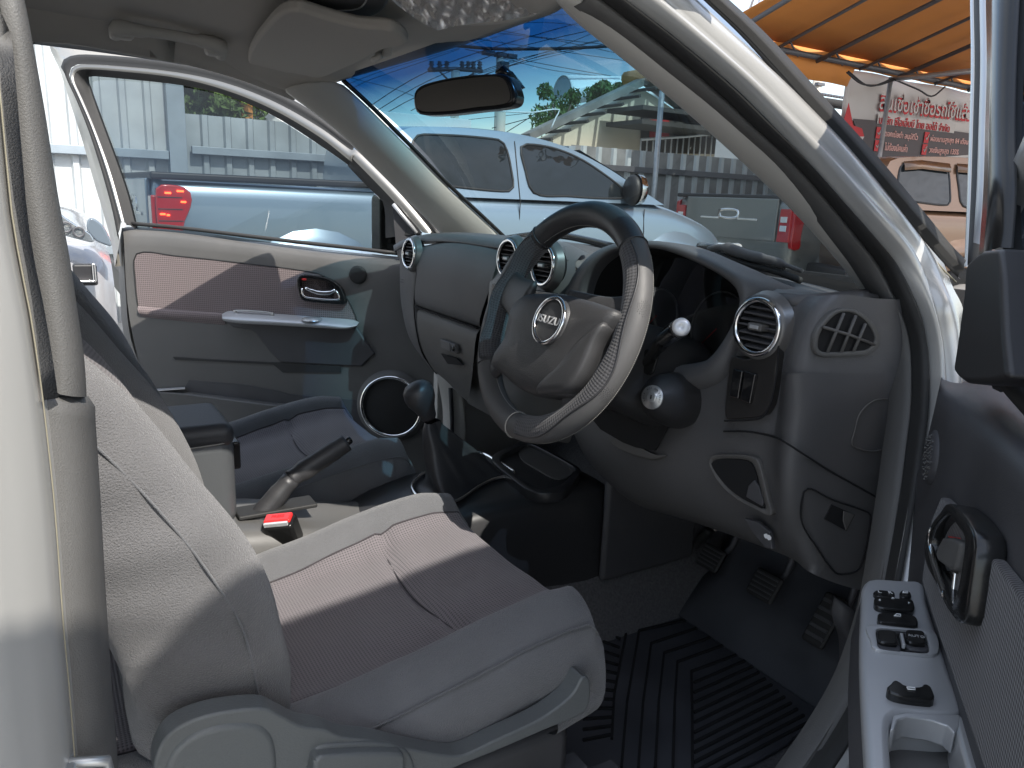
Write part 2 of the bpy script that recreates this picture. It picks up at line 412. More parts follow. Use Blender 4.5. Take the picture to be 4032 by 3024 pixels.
pickup('grey pickup beyond the bonnet, its chrome-handled tailgate towards us', None, -4.05, 6.65, 'grey_paint', bed=1.5, hz=.07)
tp_ = pickup('bronze double-cab pickup with window wind deflectors under the orange canopy', None, -3.15, 6.69, 'tan_paint', L=3.9, bed=.06, visors=True, hz=.05)
_a = math.radians(-26); _R = V((-3.15, 6.75, 0)); tp_.location = _R+Matrix.Rotation(_a, 3, 'Z') @ (V(tp_.location)-_R); tp_.rotation_euler.z = _a
# ================================================================ white car nose at the far left
w = empty('parked_car', (-3.4, -.6, GZ), 'white car with a large swept headlamp, nose seen through the door gap', 'car')
prof = [(-5.4, 1.18), (-4.6, 1.20), (-4.0, 1.15), (-3.55, 1.11), (-3.2, 1.08), (-2.98, 1.03), (-2.90, .95), (-2.86, .75), (-2.88, .55), (-3.0, .38)]
ps = spl([V((a, 0, b)) for a, b in prof], 30)
rows = []
for yy, k in ((.32, .0), (.26, .6), (.14, .9), (-.1, .985), (-.5, 1), (-.9, .985), (-1.25, .9), (-1.37, .6), (-1.42, 0)):
    rows.append([V((-5.4+(p.x+5.4)*(.93+.07*k), yy, .3+(p.z-.3)*(.90+.10*k))) for p in ps])
o = grid('body', rows, 'white_paint', w, sub=1); fix_normals(o)
vs = ats('E', [(340, -60), (380, -10), (480, 60), (560, 110), (590, 165), (520, 155), (380, 115), (330, 80)], 'x', -2.84)
h = plate('headlamp', spl(vs, 30, True), .12, 'headlamp_glass', w, bevel=.01)
for e_, f_ in ((410, 70), (490, 100)): lathe('lamp_bowl', at('E', e_, f_, 'x', -2.832), (1, 0, 0), [(.018, .002), (.022, .006), (.026, .002)], 'dark_steel', h, seg=20)
vs = ats('E', [(560, 10), (640, 60), (700, 190), (650, 180), (590, 150), (540, 80)], 'x', -2.845)
plate('corner_lamp', spl(vs, 24, True), .1, 'grey_glass', w, bevel=.01)
fg = box('fog_lamp_recess', at('E', 530, 365, 'x', -2.84), (.06, .10, .10), 'black_trim', w, bevel=.01)
box('fog_lamp_trim', at('E', 585, 350, 'x', -2.80), (.04, .016, .085), 'chrome', fg, bevel=.006)
box('fog_lamp_bar', at('E', 540, 405, 'x', -2.80), (.04, .075, .012), 'chrome', fg, bevel=.005)
lathe('wheel', (-3.65, .2, .37), (0, 1, 0), [(0, .05), (.3, .05), (.33, 0), (.33, -.2)], 'tyre', w)
# ================================================================ house with gable
h = empty('house', (-15, 12, GZ), 'beige gabled house with a rusty grey roof edge and white balcony railing', 'house')
g0, g1, g2 = at('B', 1340, 845, 'x', -13), at('B', 1950, 520, 'x', -13), at('B', 2500, 740, 'x', -13)
wall = [V((-13, g0.y+.2, GZ)), V((-13, g0.y+.2, g0.z)), V((-13, g1.y, g1.z-.12)), V((-13, g1.y+5, g1.z-1.9)), V((-13, g1.y+5, GZ))]
plate('wall', wall, .5, 'beige_wall', h, nrm=(1, 0, 0))
for a, b, nm in ((g0+V((0, -.5, -.13)), g1, 'roof'), (g1, g1+V((0, 6, -2.4)), 'roof')):
    d = (b-a).normalized(); nn = V((0, -d.z, d.y))
    vs = []
    for x in (-12.75, -13.1):
        for p in (a, b, b+nn*.14, a+nn*.14): vs.append(V((x, p.y, p.z)))
    o = mk(nm, vs, [(0, 1, 2, 3), (7, 6, 5, 4), (0, 4, 5, 1), (1, 5, 6, 2), (2, 6, 7, 3), (3, 7, 4, 0)], 'old_roof', h, smooth=False); fix_normals(o)
    for k in range(7):
        p = a.lerp(b, k/7+.03)
        box('roof_batten', (-12.6, p.y, p.z-.04), (.9, .06, .06), 'wood_dark', h, rot=Matrix.Rotation(math.atan2(d.z, d.y), 3, 'X'))
tube('ridge_tile', [g1+V((.8, -.02, .16)), g1+V((-.6, -.02, .16))], .16, 'orange_tile', h)
plate('gable_opening', [at('B', 1940, 715, 'x', -12.96), at('B', 2500, 690, 'x', -12.96), at('B', 2500, 960, 'x', -12.96), at('B', 1935, 950, 'x', -12.96)], .05, 'wood_dark', h)
plate('red_curtain', [at('B', 1990, 745, 'x', -12.9), at('B', 2110, 740, 'x', -12.9), at('B', 2110, 860, 'x', -12.9), at('B', 1990, 860, 'x', -12.9)], .02, 'banner_red', h)
for yy in (0, .28):
    a = at('B', 1830, 685, 'x', -12.2)+V((0, 0, -yy)); box('eave_beam', (a.x, a.y+3, a.z+.02), (1.2, 6, .09), 'wood_dark', h)
rl = tube('railing', [at('B', 1935, 868, 'x', -12.4), at('B', 2212, 850, 'x', -12.4), at('C', 260, 835, 'x', -12.4), at('C', 700, 805, 'x', -12.4)], .03, 'white_metal', h, seg=6)
a0 = at('B', 1935, 868, 'x', -12.4); a1 = at('C', 700, 805, 'x', -12.4)
for k in range(26):
    p = a0.lerp(a1, k/25); tube('baluster', [p, p-V((0, 0, .9))], .02, 'white_metal', rl, seg=5)
# steel pipe by the fence
a = at('B', 2065, 565, 'x', -6.3)
o = tube('steel_pole', [V((a.x, a.y, GZ)), a], .035, 'steel', None); tag(o, 'thin galvanised pole standing in front of the gabled house', 'pole')
# ================================================================ barrel-vault roof shelters
vt = empty('vault_shelter', (-18, 14, 4), 'white barrel-vault roof on thin posts above the gabled house', 'roof shelter')
def vault(nm, c, axis, r, L, m, parent):
    ax = V(axis).normalized(); sd = V((0, 0, 1)).cross(ax).normalized(); rows = []
    K = int(L/.09)
    for k in range(K+1):
        rr = r+(.012 if k % 2 else 0)
        rows.append([V(c)+ax*(L*k/K)+sd*(rr*math.cos(t))+V((0, 0, rr*math.sin(t)*1.15)) for t in [math.pi*q/16 for q in range(17)]])
    return fix_normals(grid(nm, rows, m, parent, solid=.01))
c = at('B', 1440, 600, 'x', -18)
vault('vault_roof', c, (0, 1, .09), .50, 4.2, 'vault_white', vt)
plate('vault_end', [V((c.x+.46*math.cos(t), c.y+.02, c.z+.53*math.sin(t))) for t in [math.pi*q/16 for q in range(17)]], .02, 'fence_sheet', vt, nrm=(0, -1, 0))
for dy in (0, .9, 1.8, 2.7, 3.6):
    for dx in (-.45, .45): tube('post', [c+V((dx, dy, .05*dy)), V((c.x+dx, c.y+dy, 2))], .025, 'white_metal', vt, seg=5)
c2 = at('B', 1660, 620, 'x', -17)
v2 = vault('roof_duct', c2+V((-1.2, -.2, 0)), (1, .12, 0), .30, 1.6, 'vault_white', vt)
# ================================================================ trees
def leaf_mass(name, c, s, nleaf, m, parent, size=.09, seed=1):
    rnd = random.Random(seed); vs = []; fs = []
    lobes = [(V((rnd.uniform(-.75, .75)*s[0], rnd.uniform(-.75, .75)*s[1], rnd.uniform(-.6, .75)*s[2])), rnd.uniform(.22, .50)) for _ in range(14)]
    for i in range(int(nleaf*1.9)):
        lc, lr = rnd.choice(lobes)
        d = V((rnd.gauss(0, 1), rnd.gauss(0, 1), rnd.gauss(0, 1))).normalized()*(rnd.random()**.4)*lr
        p = V(c)+lc+V((d.x*s[0], d.y*s[1], d.z*s[2]))
        R = Euler((rnd.uniform(0, 6), rnd.uniform(0, 6), rnd.uniform(0, 6))).to_matrix(); L_ = size*.68*rnd.uniform(.5, 1.5)
        b = len(vs)
        for q in ((-L_, 0, 0), (0, L_*.4, 0), (L_, 0, .1*L_), (0, -L_*.4, 0)): vs.append(p+R @ V(q))
        fs.append((b, b+1, b+2, b+3))
    return mk(name, vs, fs, m, parent, smooth=False)
def tree(label, c, s, n, m, size, seed, z0=GZ):
    t = empty('tree', (c[0], c[1], z0), label, 'tree'); c = V(c)
    tube('trunk', [V((c.x, c.y, z0)), V((c.x+.05, c.y, (z0+c.z)/2)), c], [.12, .1, .05], 'bark', t, seg=7)
    for k in range(5):
        a = k*1.3; tube('limb', [c-V((0, 0, s[2]*.5)), c+V((math.cos(a)*s[0]*.6, math.sin(a)*s[1]*.6, s[2]*.3))], [.05, .02], 'bark', t, seg=5)
    leaf_mass('crown', c, s, n, m, t, size, seed)
a = at('A', 1270, 600, 'x', -9)
tree('dark leafy tree beyond the low fence, left of the orange post', a+V((0, 0, .4)), (1.0, 1.0, 1.5), 6500, 'leaf_dark', .09, 3)
a = at('A', 1420, 640, 'x', -8)
tree('bright young tree leaning over the low fence top', a, (.5, .45, .5), 1500, 'leaf', .07, 5)
a = at('B', 1440, 720, 'x', -15)
tree('small green tree under the vaulted shelter, left of the gable', a, (.6, .75, .75), 2200, 'leaf', .08, 8)
a = at('B', 1770, 590, 'x', -15.5)
tree('bushy treetop rising behind the rusty roof edge', a, (.6, .6, .45), 1600, 'leaf', .08, 9)
a = at('A', 1528, 690, 'x', -8)
o = box('brick_stub', (a.x, a.y, a.z-.8), (.16, .12, 1.9), 'orange_tile', None); tag(o, 'weathered orange post top showing above the low fence', 'post')
a = at('A', 1640, 715, 'x', -10)
o = box('white_roof', (a.x, a.y+1.2, a.z-1.2), (2, 3, 2.6), 'white_metal', None); tag(o, 'low white building corner just above the fence', 'building')
# ================================================================ utility poles and cables
def upole(label, z, x, y, yb, X_, arm=None, conc=True):
    top = at(z, x, y, 'x', X_); r = empty('utility_pole', (top.x, top.y, GZ), label, 'utility pole')
    tube('pole', [V((top.x, top.y, GZ)), top], .13, 'pole_concrete', r, seg=8)
    return r, top
r, t = upole('concrete utility pole whose long crossarm carries seven insulators', 'B', 780, 440, 760, -20)
a0, a1 = at('B', 610, 436, 'x', -20), at('B', 945, 442, 'x', -20)
tube('crossarm', [a0, t+V((0, 0, .05)), a1], .06, 'dark_steel', r, seg=6)
for px in (630, 680, 724, 820, 858, 890, 930):
    p = at('B', px, 432, 'x', -20); ins = lathe('insulator', p, (0, 0, 1), [(.04, 0), (.09, .05), (.04, .09), (.09, .13), (.04, .17), (.08, .2), (0, .24)], 'dark_steel', r, seg=8)
for s in (-1, 1): tube('brace', [t+V((0, s*.6, 0)), t+V((0, 0, -.45))], .03, 'dark_steel', r, seg=5)
r, t = upole('farther utility pole with a dark floodlight cluster at its head', 'B', 1058, 345, 790, -22)
for dy in (-.45, 0, .4): box('lamp_head', t+V((0, dy, .02)), (.3, .34, .12), 'dark_steel', r)
box('junction_box', t+V((.2, .0, -.4)), (.3, .3, .35), 'dark_steel', r)
r, t = upole('short concrete pole between bare cables low on the skyline', 'B', 1066, 640, 790, -18)
box('bracket', t+V((.1, .12, 0)), (.12, .3, .08), 'dark_steel', r)
r, t = upole('tan concrete pole seen in the gap under the orange canopy', 'C', 930, 480, 600, -14)
box('bracket', t+V((.1, 0, -.2)), (.12, .3, .08), 'dark_steel', r)
WL = [([(740, 280), (1040, 305), (1500, 300), (1745, 288)], .07, 'thick sagging black cable bundle across the top of the windscreen view'),
      ([(250, 660), (430, 540), (640, 430), (1000, 300), (1660, 110)], .018, None), ([(290, 690), (500, 560), (730, 450), (1150, 300), (1700, 170)], .018, None),
      ([(320, 720), (520, 610), (860, 470), (1200, 360), (1700, 250)], .018, None), ([(600, 640), (760, 560), (1080, 420), (1400, 330), (1740, 280)], .018, None),
      ([(1060, 190), (1300, 230), (1740, 280)], .014, None), ([(1000, 200), (1400, 250), (1780, 330)], .014, None), ([(900, 240), (1300, 300), (1850, 380)], .014, None),
      ([(1100, 355), (1500, 430), (1940, 505)], .016, None), ([(1100, 370), (1400, 440), (1860, 490)], .014, None),
      ([(1090, 420), (1300, 350), (1700, 240)], .014, None), ([(1095, 400), (1350, 320), (1650, 200)], .014, None), ([(1000, 440), (1250, 380), (1720, 270)], .014, None),
      ([(190, 500), (420, 560), (620, 640)], .012, None), ([(120, 520), (300, 450), (700, 330), (1000, 240)], .012, None), ([(120, 560), (240, 500), (560, 390)], .012, None),
      ([(1180, 770), (1370, 650)], .02, None), ([(1150, 760), (1380, 700)], .02, None), ([(900, 740), (1370, 690)], .014, None), ([(1020, 150), (1350, 140), (1640, 170)], .012, None), ([(1100, 100), (1450, 90), (1650, 60)], .012, None)]
for i, (pts, rr, lb) in enumerate(WL):
    P_ = [at('B', a, b, 'x', -17-(i % 5)*.8) for a, b in pts]
    e0 = P_[0]+(P_[0]-P_[1])*.6; e1 = P_[-1]+(P_[-1]-P_[-2])*.8
    o = tube('overhead_cable', [e0]+P_+[e1], rr*.6, 'cable', None, n=24, seg=5)
    tag(o, lb or 'thin black overhead cable crossing the sky beyond the windscreen', 'cable', 'overhead cables')
o = tube('overhead_cable', [at('B', a, b, 'x', -9) for a, b in ((880, 700), (1000, 690), (1250, 700), (1425, 682), (1400, 740), (1375, 800))], .012, 'white_metal', None, n=30, seg=5)
tag(o, 'white cable strung low to the tree and dropping behind the pickup roof', 'cable')
# ================================================================ shed in the canopy gap
s_ = empty('shed', (-9, 12, GZ), 'white shed with a dark corrugated roof left of the red banner', 'shed')
a, b = at('C', 860, 600, 'x', -8.4), at('C', 1250, 620, 'x', -8.4)
box('wall', (-9.5, (a.y+b.y)/2, (a.z-.2+GZ)/2), (2, b.y-a.y, a.z-.2-GZ), 'white_metal', s_)
sheet_rows = []
for x, dz in ((-8.3, 0), (-10.6, .5)):
    sheet_rows.append([V((x, a.y-.3+(b.y-a.y+.6)*k/60, a.z+dz+.05+(.025 if k % 2 else 0))) for k in range(61)])
grid('roof', sheet_rows, 'dark_steel', s_, solid=.02, smooth=False)
tube('gutter', [V((-8.25, a.y-.3, a.z-.08)), V((-8.25, b.y+.3, a.z-.08))], .08, 'interior_dark', s_)
# ================================================================ orange canopy
cn = empty('canopy', (-3, 9, GZ), 'orange canvas canopy on grey steel pipes, upper right', 'canopy')
XE = -5.5; ZE = 3.28
def cz(x): return ZE+(x-XE)*.30
ys = [6.7+.55*k for k in range(21)]
rows = [[V((x, y, cz(x)+.03*math.sin((y-6.7)/.55*math.pi)-.06*math.sin(math.pi*(x-XE)/3.5))) for y in ys] for x in [XE+7.0*i/14 for i in range(15)]]
fab = grid('fabric', rows, 'canvas', cn, solid=.004)
rows = [[V((XE-.02-.02*math.sin(y*7), y, ZE+.07-f*(.42 if y < 9.25 else .20))) for y in [6.7+.1*k for k in range(111)]] for f in (0, .5, 1)]
grid('valance', rows, 'canvas', cn, solid=.004)
def tp(nm, p, q, r=.03, m='steel'): return tube(nm, [V(p), V(q)], r, m, cn, seg=8)
tp('eave_pipe', (XE+.04, 6.6, ZE-.09), (XE+.04, 17.8, ZE-.09), .035, 'dark_steel')
for k in range(13):
    y = 6.75+k*.85
    tp('rafter', (XE+.04, y, ZE-.14), (XE+7, y, cz(XE+7)-.14), .02 if k % 2 else .028, 'dark_steel')
    for dx in (.0,):
        tp('rope_tie', (XE+.06, y+.3, ZE+.02), (XE+.04, y+.5, ZE-.13), .012, 'dark_steel')
a, b = at('C', 480, 132, 'z', 3.6), at('C', 1170, -10, 'z', 3.6)
d = (b-a); tr = tube('truss_pipe', [a-d*.2, b+d*.8], .035, 'white_metal', cn, seg=8)
tube('truss_pipe', [a-d*.2+V((0, 0, .35)), b+d*.8+V((0, 0, .35))], .03, 'white_metal', cn, seg=8)
for k in range(9): tube('truss_web', [a+d*(k/6), a+d*((k+.5)/6)+V((0, 0, .35)), a+d*((k+1)/6)], .018, 'white_metal', cn, seg=6)
a, b = at('C', 1400, 492, 'x', XE+.1), at('C', 1900, 440, 'x', -3.6)
tube('cross_pipe', [a, b, b+(b-a)], .03, 'steel', cn, seg=8)
a = at('C', 1385, 480, 'x', XE+.12)
tube('post', [V((a.x, a.y, GZ)), a], .03, 'steel', cn, seg=10)
for k in range(3):
    p0 = [(1120, 445), (1250, 535), (1395, 490)] if k == 0 else ([(1400, 492), (1560, 560), (1640, 600), (1720, 540)] if k == 1 else [(1110, 450), (1200, 520), (1300, 530), (1400, 500)])
    tube('loose_cord', [at('C', u, v, 'x', XE+.2) for u, v in p0], .012, 'cable', cn, n=16, seg=5)
o = box('lamp', at('C', 545, 170, 'z', 3.5), (.12, .5, .12), 'white_metal', None); tag(o, 'white tube lamp fixed at the canopy edge', 'lamp')
# ================================================================ banner
bn = empty('banner', (-5.62, 11, 2), 'red, grey and white printed banner with Thai lettering hung below the canopy', 'banner')
XB = -5.62
def bp(u, v, o=0): return at('C', u, v, 'x', XB+o)
y0, y1 = bp(1120, 440).y, 14.0
rows = [[V((XB+.03*math.sin(y*4+z*2)*(z-1.9), y, z)) for y in [y0+(y1-y0)*k/40 for k in range(41)]] for z in [3.16-1.35*i/8 for i in range(9)]]
grid('sheet', rows, 'banner_white', bn, solid=.003)
def pl(nm, pts, m, off): return plate(nm, [bp(u, v, off) for u, v in pts], .004, m, bn, nrm=(1, 0, 0))
pl('grey_band', [(1150, 738), (1300, 750), (1900, 832), (2300, 880), (2300, 1080), (1900, 1065), (1250, 985), (1180, 850)], 'banner_grey', .045)
pl('red_corner', [(1122, 640), (1150, 780), (1205, 800), (1218, 850), (1140, 880), (1060, 860)], 'banner_red', .052)
pl('white_corner', [(1218, 850), (1170, 850), (1140, 900), (1190, 900)], 'banner_white', .058)
pl('red_base', [(1250, 975), (1560, 995), (1900, 1000), (2300, 1060), (2300, 1150), (1300, 1060)], 'banner_red', .052)
pl('white_stripe', [(1560, 985), (1900, 962), (2300, 940), (2300, 955), (1900, 978), (1560, 996)], 'banner_white', .059)
pl('name_box', [(1305, 708), (1790, 770), (1775, 828), (1300, 768)], 'banner_white', .056)
mat('banner_pink', (.72, .40, .36), .7)
Rb = Matrix(((0, 0, 1), (1, 0, 0), (0, 1, 0)))      # text x -> +y, y -> +z, normal +x
def btext(s, u0, v0, u1, v1, off, m, sx=None, bold=0):
    p, q = bp(u0, v0, off), bp(u1, v1, off)
    o = text('lettering', s, (0, 0, 0), Matrix.Identity(3), 1, m, bn, ext=.004, align='LEFT', bold=bold)
    xs = [v.co.x for v in o.data.vertices]; ys_ = [v.co.y for v in o.data.vertices]; w_ = max(xs)-min(xs); hh = max(ys_)-min(ys_)
    dy = (q.y-p.y); hz_ = abs(q.z-p.z)
    for v in o.data.vertices:
        a = (v.co.x-min(xs))/w_; b = (v.co.y-min(ys_))/hh
        v.co = V((p.x+v.co.z*.5, p.y+dy*a, min(p.z, q.z)+hz_*b))
def tline(s, ul, vt, vb, ur, vr, off, m, bold=0):
    """ul,vt = top-left pixel, vb = bottom at the left, ur,vr = right end pixel (top)"""
    p = bp(ul, vt, off); q = bp(ul, vb, off); r_ = bp(ur, vr, off)
    o = text('lettering', s, (0, 0, 0), Matrix.Identity(3), 1, m, bn, ext=.002, align='LEFT', bold=bold)
    xs = [v.co.x for v in o.data.vertices]; ys_ = [v.co.y for v in o.data.vertices]; w_ = max(xs)-min(xs); hh = max(ys_)-min(ys_)
    for v in o.data.vertices:
        a = (v.co.x-min(xs))/w_; b = (v.co.y-min(ys_))/hh
        v.co = V((p.x+v.co.z*1.5, p.y+(r_.y-p.y)*a, q.z+(p.z-q.z)*b+(r_.z-p.z)*a))
tline('สินเชื่อเช่าซื้อรถใช้แล้ว', 1325, 570, 695, 1895, 650, .060, 'banner_red', .03)
tline('สินเชื่อเช่าซื้อรถใช้แล้ว', 1328, 562, 680, 1898, 642, .070, 'banner_white', .0)
tline('บริษัท ซีไอเอ็มบี ไทย ออโต้ จำกัด', 1318, 712, 770, 1755, 770, .066, 'banner_red', .01)
tline('ดอกเบี้ยต่ำ อนุมัติไว', 1350, 805, 860, 1555, 832, .060, 'banner_pink')
tline('ผ่อนนานสูงสุด 84 เดือน', 1635, 838, 890, 1868, 862, .060, 'banner_pink')
tline('ไม่ต้องมีคนค้ำ', 1350, 885, 935, 1490, 900, .060, 'banner_pink')
tline('วงเงินสูงสุด 135%', 1625, 915, 962, 1808, 930, .060, 'banner_pink')
for u, v in ((1308, 826), (1298, 906), (1606, 856), (1592, 930)):
    c = bp(u, v, .06); b_ = box('tick_badge', c, (.006, .115, .15), 'banner_red', bn, bevel=.02)
    tube('tick_mark', [c+V((.006, -.03, 0)), c+V((.006, -.008, -.03)), c+V((.006, .04, .045))], .009, 'banner_white', b_, seg=5)
# ================================================================ sun blocker added out of view: its top edge shades the driver's seat
aw = empty('sun_blocker', (3.6, 0, 3), 'added unseen grey metal sheet on two steel posts, blocking sun from the driver seat', 'sun_blocker')
ey = [(-3.2, 3.00), (.10, 3.00), (.16, 3.03), (.23, 3.07), (.36, 3.17), (.50, 3.26), (.86, 3.31), (4.5, 3.32)]  # top edge of the added blocker, shaped to set the shadow line on the seat
rows = [[V((2.6, y, z-dz)) for y, z in ey] for dz in (0, .9)]
grid('shade_board', rows, 'fence_sheet', aw, smooth=False, solid=.03)
grid('shade_sheet', [[V((x, y, z+.12*(x-2.6))) for y, z in ey] for x in (2.6, 4.6)], 'fence_sheet', aw, smooth=False, solid=.03)
for y in (-3.1, 4.4): tube('post', [V((4.5, y, GZ)), V((4.5, y, 3.1))], .05, 'steel', aw)
# ================================================================ materials of the cab
mat('trim_grey', (.098, .096, .093), .55, bump=(900, .5, .0008), noise=(6, .09))
mat('trim_beige', (.46, .445, .415), .6, bump=(900, .2, .0004))
mat('headliner', (.44, .415, .38), .9, bump=(1200, .5, .0008), noise=(3, .04))
mat('trim_dark', (.058, .058, .063), .5, bump=(900, .5, .0007), noise=(7, .14))
mat('dash_upper', (.098, .097, .100), .55, bump=(1000, .6, .0008), noise=(6, .10))
mat('dash_lower', (.100, .096, .092), .55, bump=(1000, .6, .0008), noise=(6, .10))
mat('centre_panel', (.13, .125, .12), .35, bump=(1500, .1, .0002), metal=.3)
mat('rubber', (.022, .022, .022), .65, bump=(200, .2, .0008))
mat('rubber_mat', (.056, .059, .068), .38, bump=(60, .25, .001), noise=(9, .2))
mat('silver_paint', (.41, .405, .39), .33, metal=.25, coat=1, bump=(2500, .06, .0002))
mat('silver_trim', (.50, .505, .515), .36, metal=.4, bump=(2500, .1, .0002))
mat('piano', (.012, .012, .013), .12, coat=1)
mat('gloss_black', (.012, .012, .012), .2)
mat('leather', (.038, .038, .041), .42, bump=(350, .35, .0008), noise=(8, .1))
mat('leather_grey', (.080, .079, .080), .55, bump=(350, .25, .0006), noise=(8, .05))
mat('carpet', (.12, .118, .124), .95, bump=(900, 1, .003), noise=(200, .3))
mat('cloth_grey', (.116, .118, .125), .95, bump=(700, 1, .0018), noise=(14, .10), sheen=.25)
mat('cloth_side', (.118, .116, .119), .95, bump=(600, 1, .0022), noise=(12, .11), sheen=.25)
mat('seat_plastic', (.10, .108, .11), .42, bump=(450, .6, .0008))
mat('red_button', (.75, .03, .03), .3, coat=.5)
mat('grey_metal', (.42, .43, .43), .35, metal=.7)
mat('white_mark', (.8, .8, .8), .5)
mat('thread', (.32, .31, .29), .8)
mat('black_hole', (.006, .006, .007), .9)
mat('speaker_mesh', (.012, .012, .012), .7, bump=(700, .8, .001))
mat('mirror_silver', (.25, .25, .25), .03, metal=1)
mat('yellow_edge', (.26, .24, .18), .4, metal=.2)
glass('windscreen_glass', (.45, .495, .50), .8, band=(.50, .93, (.006, .045, .14), .72, (.15, .32, .40)))
glass('door_glass', (.29, .33, .34), .7)
glass('door_glass_dark', (.05, .07, .11), .6)
glass('film', (.90, .88, .86), .6, rough=.25, opac=.22)
def cloth_mesh(name, base, da, db, pitch, co='Object'):
    m = mat(name, base, .9, sheen=.2); nt = m.node_tree; b = nt.nodes['Principled BSDF']
    tc = nt.nodes.new('ShaderNodeTexCoord'); hs = []
    for d in (da, db):
        dt = nt.nodes.new('ShaderNodeVectorMath'); dt.operation = 'DOT_PRODUCT'; dt.inputs[1].default_value = tuple(V(d)*(math.pi/pitch))
        s = nt.nodes.new('ShaderNodeMath'); s.operation = 'SINE'; nt.links.new(tc.outputs[co], dt.inputs[0]); nt.links.new(dt.outputs['Value'], s.inputs[0]); hs.append(s)
    mu = nt.nodes.new('ShaderNodeMath'); mu.operation = 'MULTIPLY'; nt.links.new(hs[0].outputs[0], mu.inputs[0]); nt.links.new(hs[1].outputs[0], mu.inputs[1])
    cr = nt.nodes.new('ShaderNodeValToRGB'); e = cr.color_ramp.elements
    ad = nt.nodes.new('ShaderNodeMath'); ad.operation = 'MULTIPLY_ADD'; ad.inputs[1].default_value = .5; ad.inputs[2].default_value = .5
    nt.links.new(mu.outputs[0], ad.inputs[0]); nt.links.new(ad.outputs[0], cr.inputs[0])
    e[0].position = .12; e[0].color = (base[0]*.42, base[1]*.42, base[2]*.44, 1); e[1].position = .42; e[1].color = (*base, 1)
    k = e.new(.9); k.color = (base[0]*1.15, base[1]*1.13, base[2]*1.15, 1)
    nt.links.new(cr.outputs[0], b.inputs['Base Color'])
    bp_ = nt.nodes.new('ShaderNodeBump'); bp_.inputs['Strength'].default_value = .5; bp_.inputs['Distance'].default_value = .0015
    nt.links.new(ad.outputs[0], bp_.inputs['Height']); nt.links.new(bp_.outputs[0], b.inputs['Normal'])
    return m
cloth_mesh('seat_mesh', (.148, .134, .141), (1, 1, 0), (1, -1, 0), .0044)
cloth_mesh('back_mesh', (.148, .134, .141), (1, 0, 1), (1, 0, -1), .0044)
cloth_mesh('door_mesh', (.175, .142, .14), (.614, .789, 1), (.614, .789, -1), .0062)
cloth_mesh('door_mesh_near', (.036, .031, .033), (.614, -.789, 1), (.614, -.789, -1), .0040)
cloth_mesh('leather_perf', (.062, .062, .066), (1, 1, 0), (1, -1, 0), .0046, 'UV')
# ================================================================ the pickup we look into
mat('jamb_paint', (.36, .34, .30), .35, metal=.3, coat=.6)
MATS['silver_paint'].node_tree.nodes['Principled BSDF'].inputs['Coat Roughness'].default_value = .18
CAR = empty('pickup_truck', (0, 0, GZ), 'silver right-hand-drive pickup cab seen through its open driver door, grey cloth interior', 'pickup truck')
nR = V((1, 0, .30)); nL = V((-1, 0, .30))
def pR(o=0): return (V((.74+o, 0, 1.22)), nR)
def pL(o=0): return (V((-.74-o, 0, 1.22)), nL)
def C_(z, pts, ax, val=None): return ats(z, pts, ax, val)
# ---- windscreen
bot = [(-.69, 1.13, 1.215), (-.4, 1.25, 1.215), (0, 1.29, 1.215), (.4, 1.22, 1.215), (.70, 1.06, 1.215)]
top = [(-.58, .655, 1.615), (-.3, .70, 1.635), (0, .715, 1.645), (.3, .66, 1.625), (.57, .55, 1.60)]
B_, T_ = spl([V(p) for p in bot], 17), spl([V(p) for p in top], 17)
rows = [[b.lerp(t, k/8)+V((0, .035, .03))*math.sin(math.pi*k/8) for b, t in zip(B_, T_)] for k in range(9)]
grid('windscreen', rows, 'windscreen_glass', CAR, uvs=True)
# ---- left A pillar trim
outer = C_('M', [(600, 195), (640, 222), (720, 283), (790, 350), (870, 430), (950, 508), (1010, 570)], pL(-.03))
inner = [at('M', a, b, 'x', x) for a, b, x in ((735, 172, -.555), (790, 222, -.565), (850, 282, -.575), (905, 337, -.585), (960, 394, -.60), (1090, 516, -.63), (1150, 580, -.64))]
mid = [((p+q)/2+V((.03, -.02, 0))) for p, q in zip(spl(outer, 8), spl(inner, 8))]
loft('left_pillar_trim', [outer, mid, inner], 24, 'trim_beige', CAR, solid=.01, sub=1)
tube('windscreen_edge', [p+V((-.004, .008, 0)) for p in inner], .006, 'gloss_black', CAR, n=24, seg=6)
# ---- headliner with its drooping side rail above the passenger door
E0 = C_('P', [(110, 560), (270, 540), (540, 512), (1200, 608), (1700, 700), (2212, 790)], pL(0))+C_('A', [(900, 350), (1200, 415), (1500, 500), (1830, 628)], pL(0))
E0 = [V((-.62, -1.25, 1.60)), V((-.625, -.6, 1.62)), V((-.63, -.15, 1.62))]+E0[1:]
hd = [at('M', 640, 216, pL(-.02)), at('M', 745, 180, 'x', -.56), at('M', 860, 148, 'x', -.42), at('M', 1000, 108, 'x', -.15), at('M', 1120, 68, 'x', .2), at('M', 1222, 36, 'x', .545), at('M', 1262, 0, 'x', .6)]
e0 = spl(E0, 30)
def off(c, dx, dz): return [p+V((dx, 0, dz)) for p in c]
loft('side_rail', [off(e0, -.03, .04), off(e0, -.012, .002), off(e0, .004, .001), off(e0, .02, .02), off(e0, .045, .05), off(e0, .11, .085), off(e0, .22, .10)], 40, 'headliner', CAR, solid=.01)
H_ = spl(hd, 21)
rows = []
def roofz(x, y): return 1.715-.10*(x/.62)**2*.5-max(0, y-.1)**2*.16
